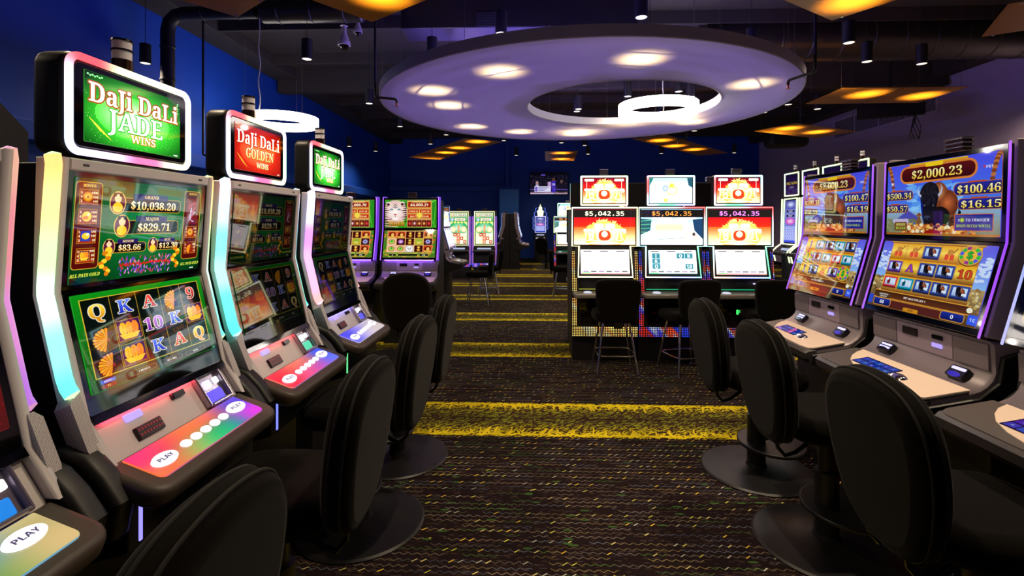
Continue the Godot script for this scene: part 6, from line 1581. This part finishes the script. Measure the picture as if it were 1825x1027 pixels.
	var vent := thing("wall_vent", "long pale return-air grille on the mauve wall", "vent", Vector3(8.79, 3.92, -13.2))
	part(vent, "frame", cached("ventframe", func(b): b.band(rrect(3.8, 0.56, 0.01, 1), 0.05, 0.03)), std(Color(0.85, 0.8, 0.9), 0.5), at(0, 0.28, 0, 0, -PI / 2))
	for i in 3: part(vent, "mullion", boxm(Vector3(0.03, 0.5, 0.04), 0.004), std(Color(0.85, 0.8, 0.9), 0.5), at(0, 0.28, -0.95 + i * 0.95))
	part(vent, "back_plate", boxm(Vector3(0.01, 0.5, 3.7), 0.002), std(Color(0.36, 0.33, 0.4), 0.7), at(-0.002, 0.28, 0))
	for i in 14: part(vent, "slat", boxm(Vector3(0.02, 0.008, 3.7), 0.002), std(Color(0.8, 0.75, 0.85), 0.5), at(-0.014, 0.05 + i * 0.036, 0, 0, 0, 0.6))
	var wp := thing("wall_plate", "small pale plate on the mauve wall under the return-air grille", "wall plate", Vector3(8.79, 3.1, -10.9))
	part(wp, "plate", boxm(Vector3(0.012, 0.13, 0.2), 0.004), std(Color(0.56, 0.52, 0.58), 0.5))
	for i in 2: part(wp, "screw", cyl(0.008, 0.004, 8), CHROME, at(-0.006, 0, -0.07 + i * 0.14, 0, 0, PI / 2))
	for q in [["larger one with a long neck", Vector3(-2.987, 4.32, -7.9), 1.0], ["smaller one", Vector3(-2.7, 4.45, -7.72), 0.7]]:
		var c := thing("camera_dome", "white security camera dome under the ceiling, " + q[0], "security camera", q[1], 0.0, "white camera domes")
		part(c, "housing", cached("dome%f" % q[2], func(b): b.lathe([Vector2(0.06, 0.0), Vector2(0.1, 0.0), Vector2(0.1, 0.05), Vector2(0.075, 0.11), Vector2(0.04, 0.2), Vector2(0.035, 0.3), Vector2(0.06, 0.31), Vector2(0, 0.32)].map(func(v): return v * q[2]), 20)), std(Color(0.8, 0.76, 0.72), 0.4))
		part(c, "dome_glass", cached("domeg%f" % q[2], func(b): b.lathe([Vector2(0.075, 0.0), Vector2(0.07, -0.03), Vector2(0.045, -0.055), Vector2(0, -0.065)].map(func(v): return v * q[2]), 16)), GLOSS)
		part(c, "stem", cyl(0.02, 4.88 - q[1].y - 0.3 * q[2], 8), BLACKP, at(0, 0.3 * q[2], 0))
	sprinkler("black sprinkler pipe hooking under the left rim of the ceiling disc", Vector3(-2.12, 3.2, -6.73), Vector3(0.26, 0, -0.12))
	sprinkler("black sprinkler pipe hooking under the right rim of the ceiling disc", Vector3(3.16, 3.2, -5.78), Vector3(-0.12, 0, -0.36))
	sprinkler("thin black sprinkler drop in front of the blue wall behind the green topper", Vector3(-4.85, 2.5, -7.25), Vector3(0.2, 0, 0))
	sprinkler("thin sprinkler drop far off beside the right amber strip", Vector3(3.1, 3.2, -10.3), Vector3(-0.18, 0, 0))
	var sp := thing("hanging_speaker", "black rounded speaker hung before the mauve wall, right of the ceiling disc", "speaker", Vector3(5.7, 3.2, -11.6))
	part(sp, "case", cached("speaker", func(b): b.slab(rrect(0.85, 0.34, 0.12, 5), soft(0.4, 0.06))), std(Color(0.05, 0.048, 0.05), 0.6), at(0, 0.17, 0))
	part(sp, "front_cloth", plate(0.7, 0.24, 0.01, 0.05), std(Color(0.08, 0.075, 0.08), 0.95), at(0, 0.17, 0.2))
	for s in [-1, 1]: part(sp, "bracket", boxm(Vector3(0.02, 1.38, 0.02), 0.004), BLACKP, at(s * 0.3, 1.01, 0))
	var mo := thing("hanging_monitor", "black monitor hung with a bundle of loose cables before the mauve wall's grille", "monitor", Vector3(7.15, 3.6, -10.4), -0.5)
	part(mo, "case", boxm(Vector3(1.1, 0.36, 0.1), 0.012), BLACKP, at(0, 0.2, 0))
	part(mo, "mount_pole", cyl(0.025, 0.9, 10), BLACKP, at(0, 0.4, 0))
	for i in 5: part(mo, "cable", cached("mcable%d" % i, func(b):
		var P := []
		for j in 12: P.append(Vector3(0.35 + sin(j * 0.5 + i) * 0.05 + i * 0.02, 0.15 - j * 0.055, 0.07 + cos(j * 0.7 + i) * 0.03))
		b.tube(P, 0.008, 5)), BLACKP)
	var bx := thing("machine_back", "brown-black vented back of a machine at the left edge behind the silver row", "slot machine", Vector3(-2.55, 0, -1.55), 0.2)
	part(bx, "cabinet", sided([Vector2(-0.5, 0), Vector2(0.5, 0), Vector2(0.5, 1.6), Vector2(0.35, 2.02), Vector2(-0.2, 2.1), Vector2(-0.5, 1.9)], 0.9), std(Color(0.1, 0.085, 0.075), 0.7))
	for i in 9: part(bx, "vent_slot", boxm(Vector3(0.02, 0.012, 0.3), 0.003), std(Color(0.02, 0.02, 0.02), 0.8), at(0.452, 1.7 + i * 0.03, 0.05))
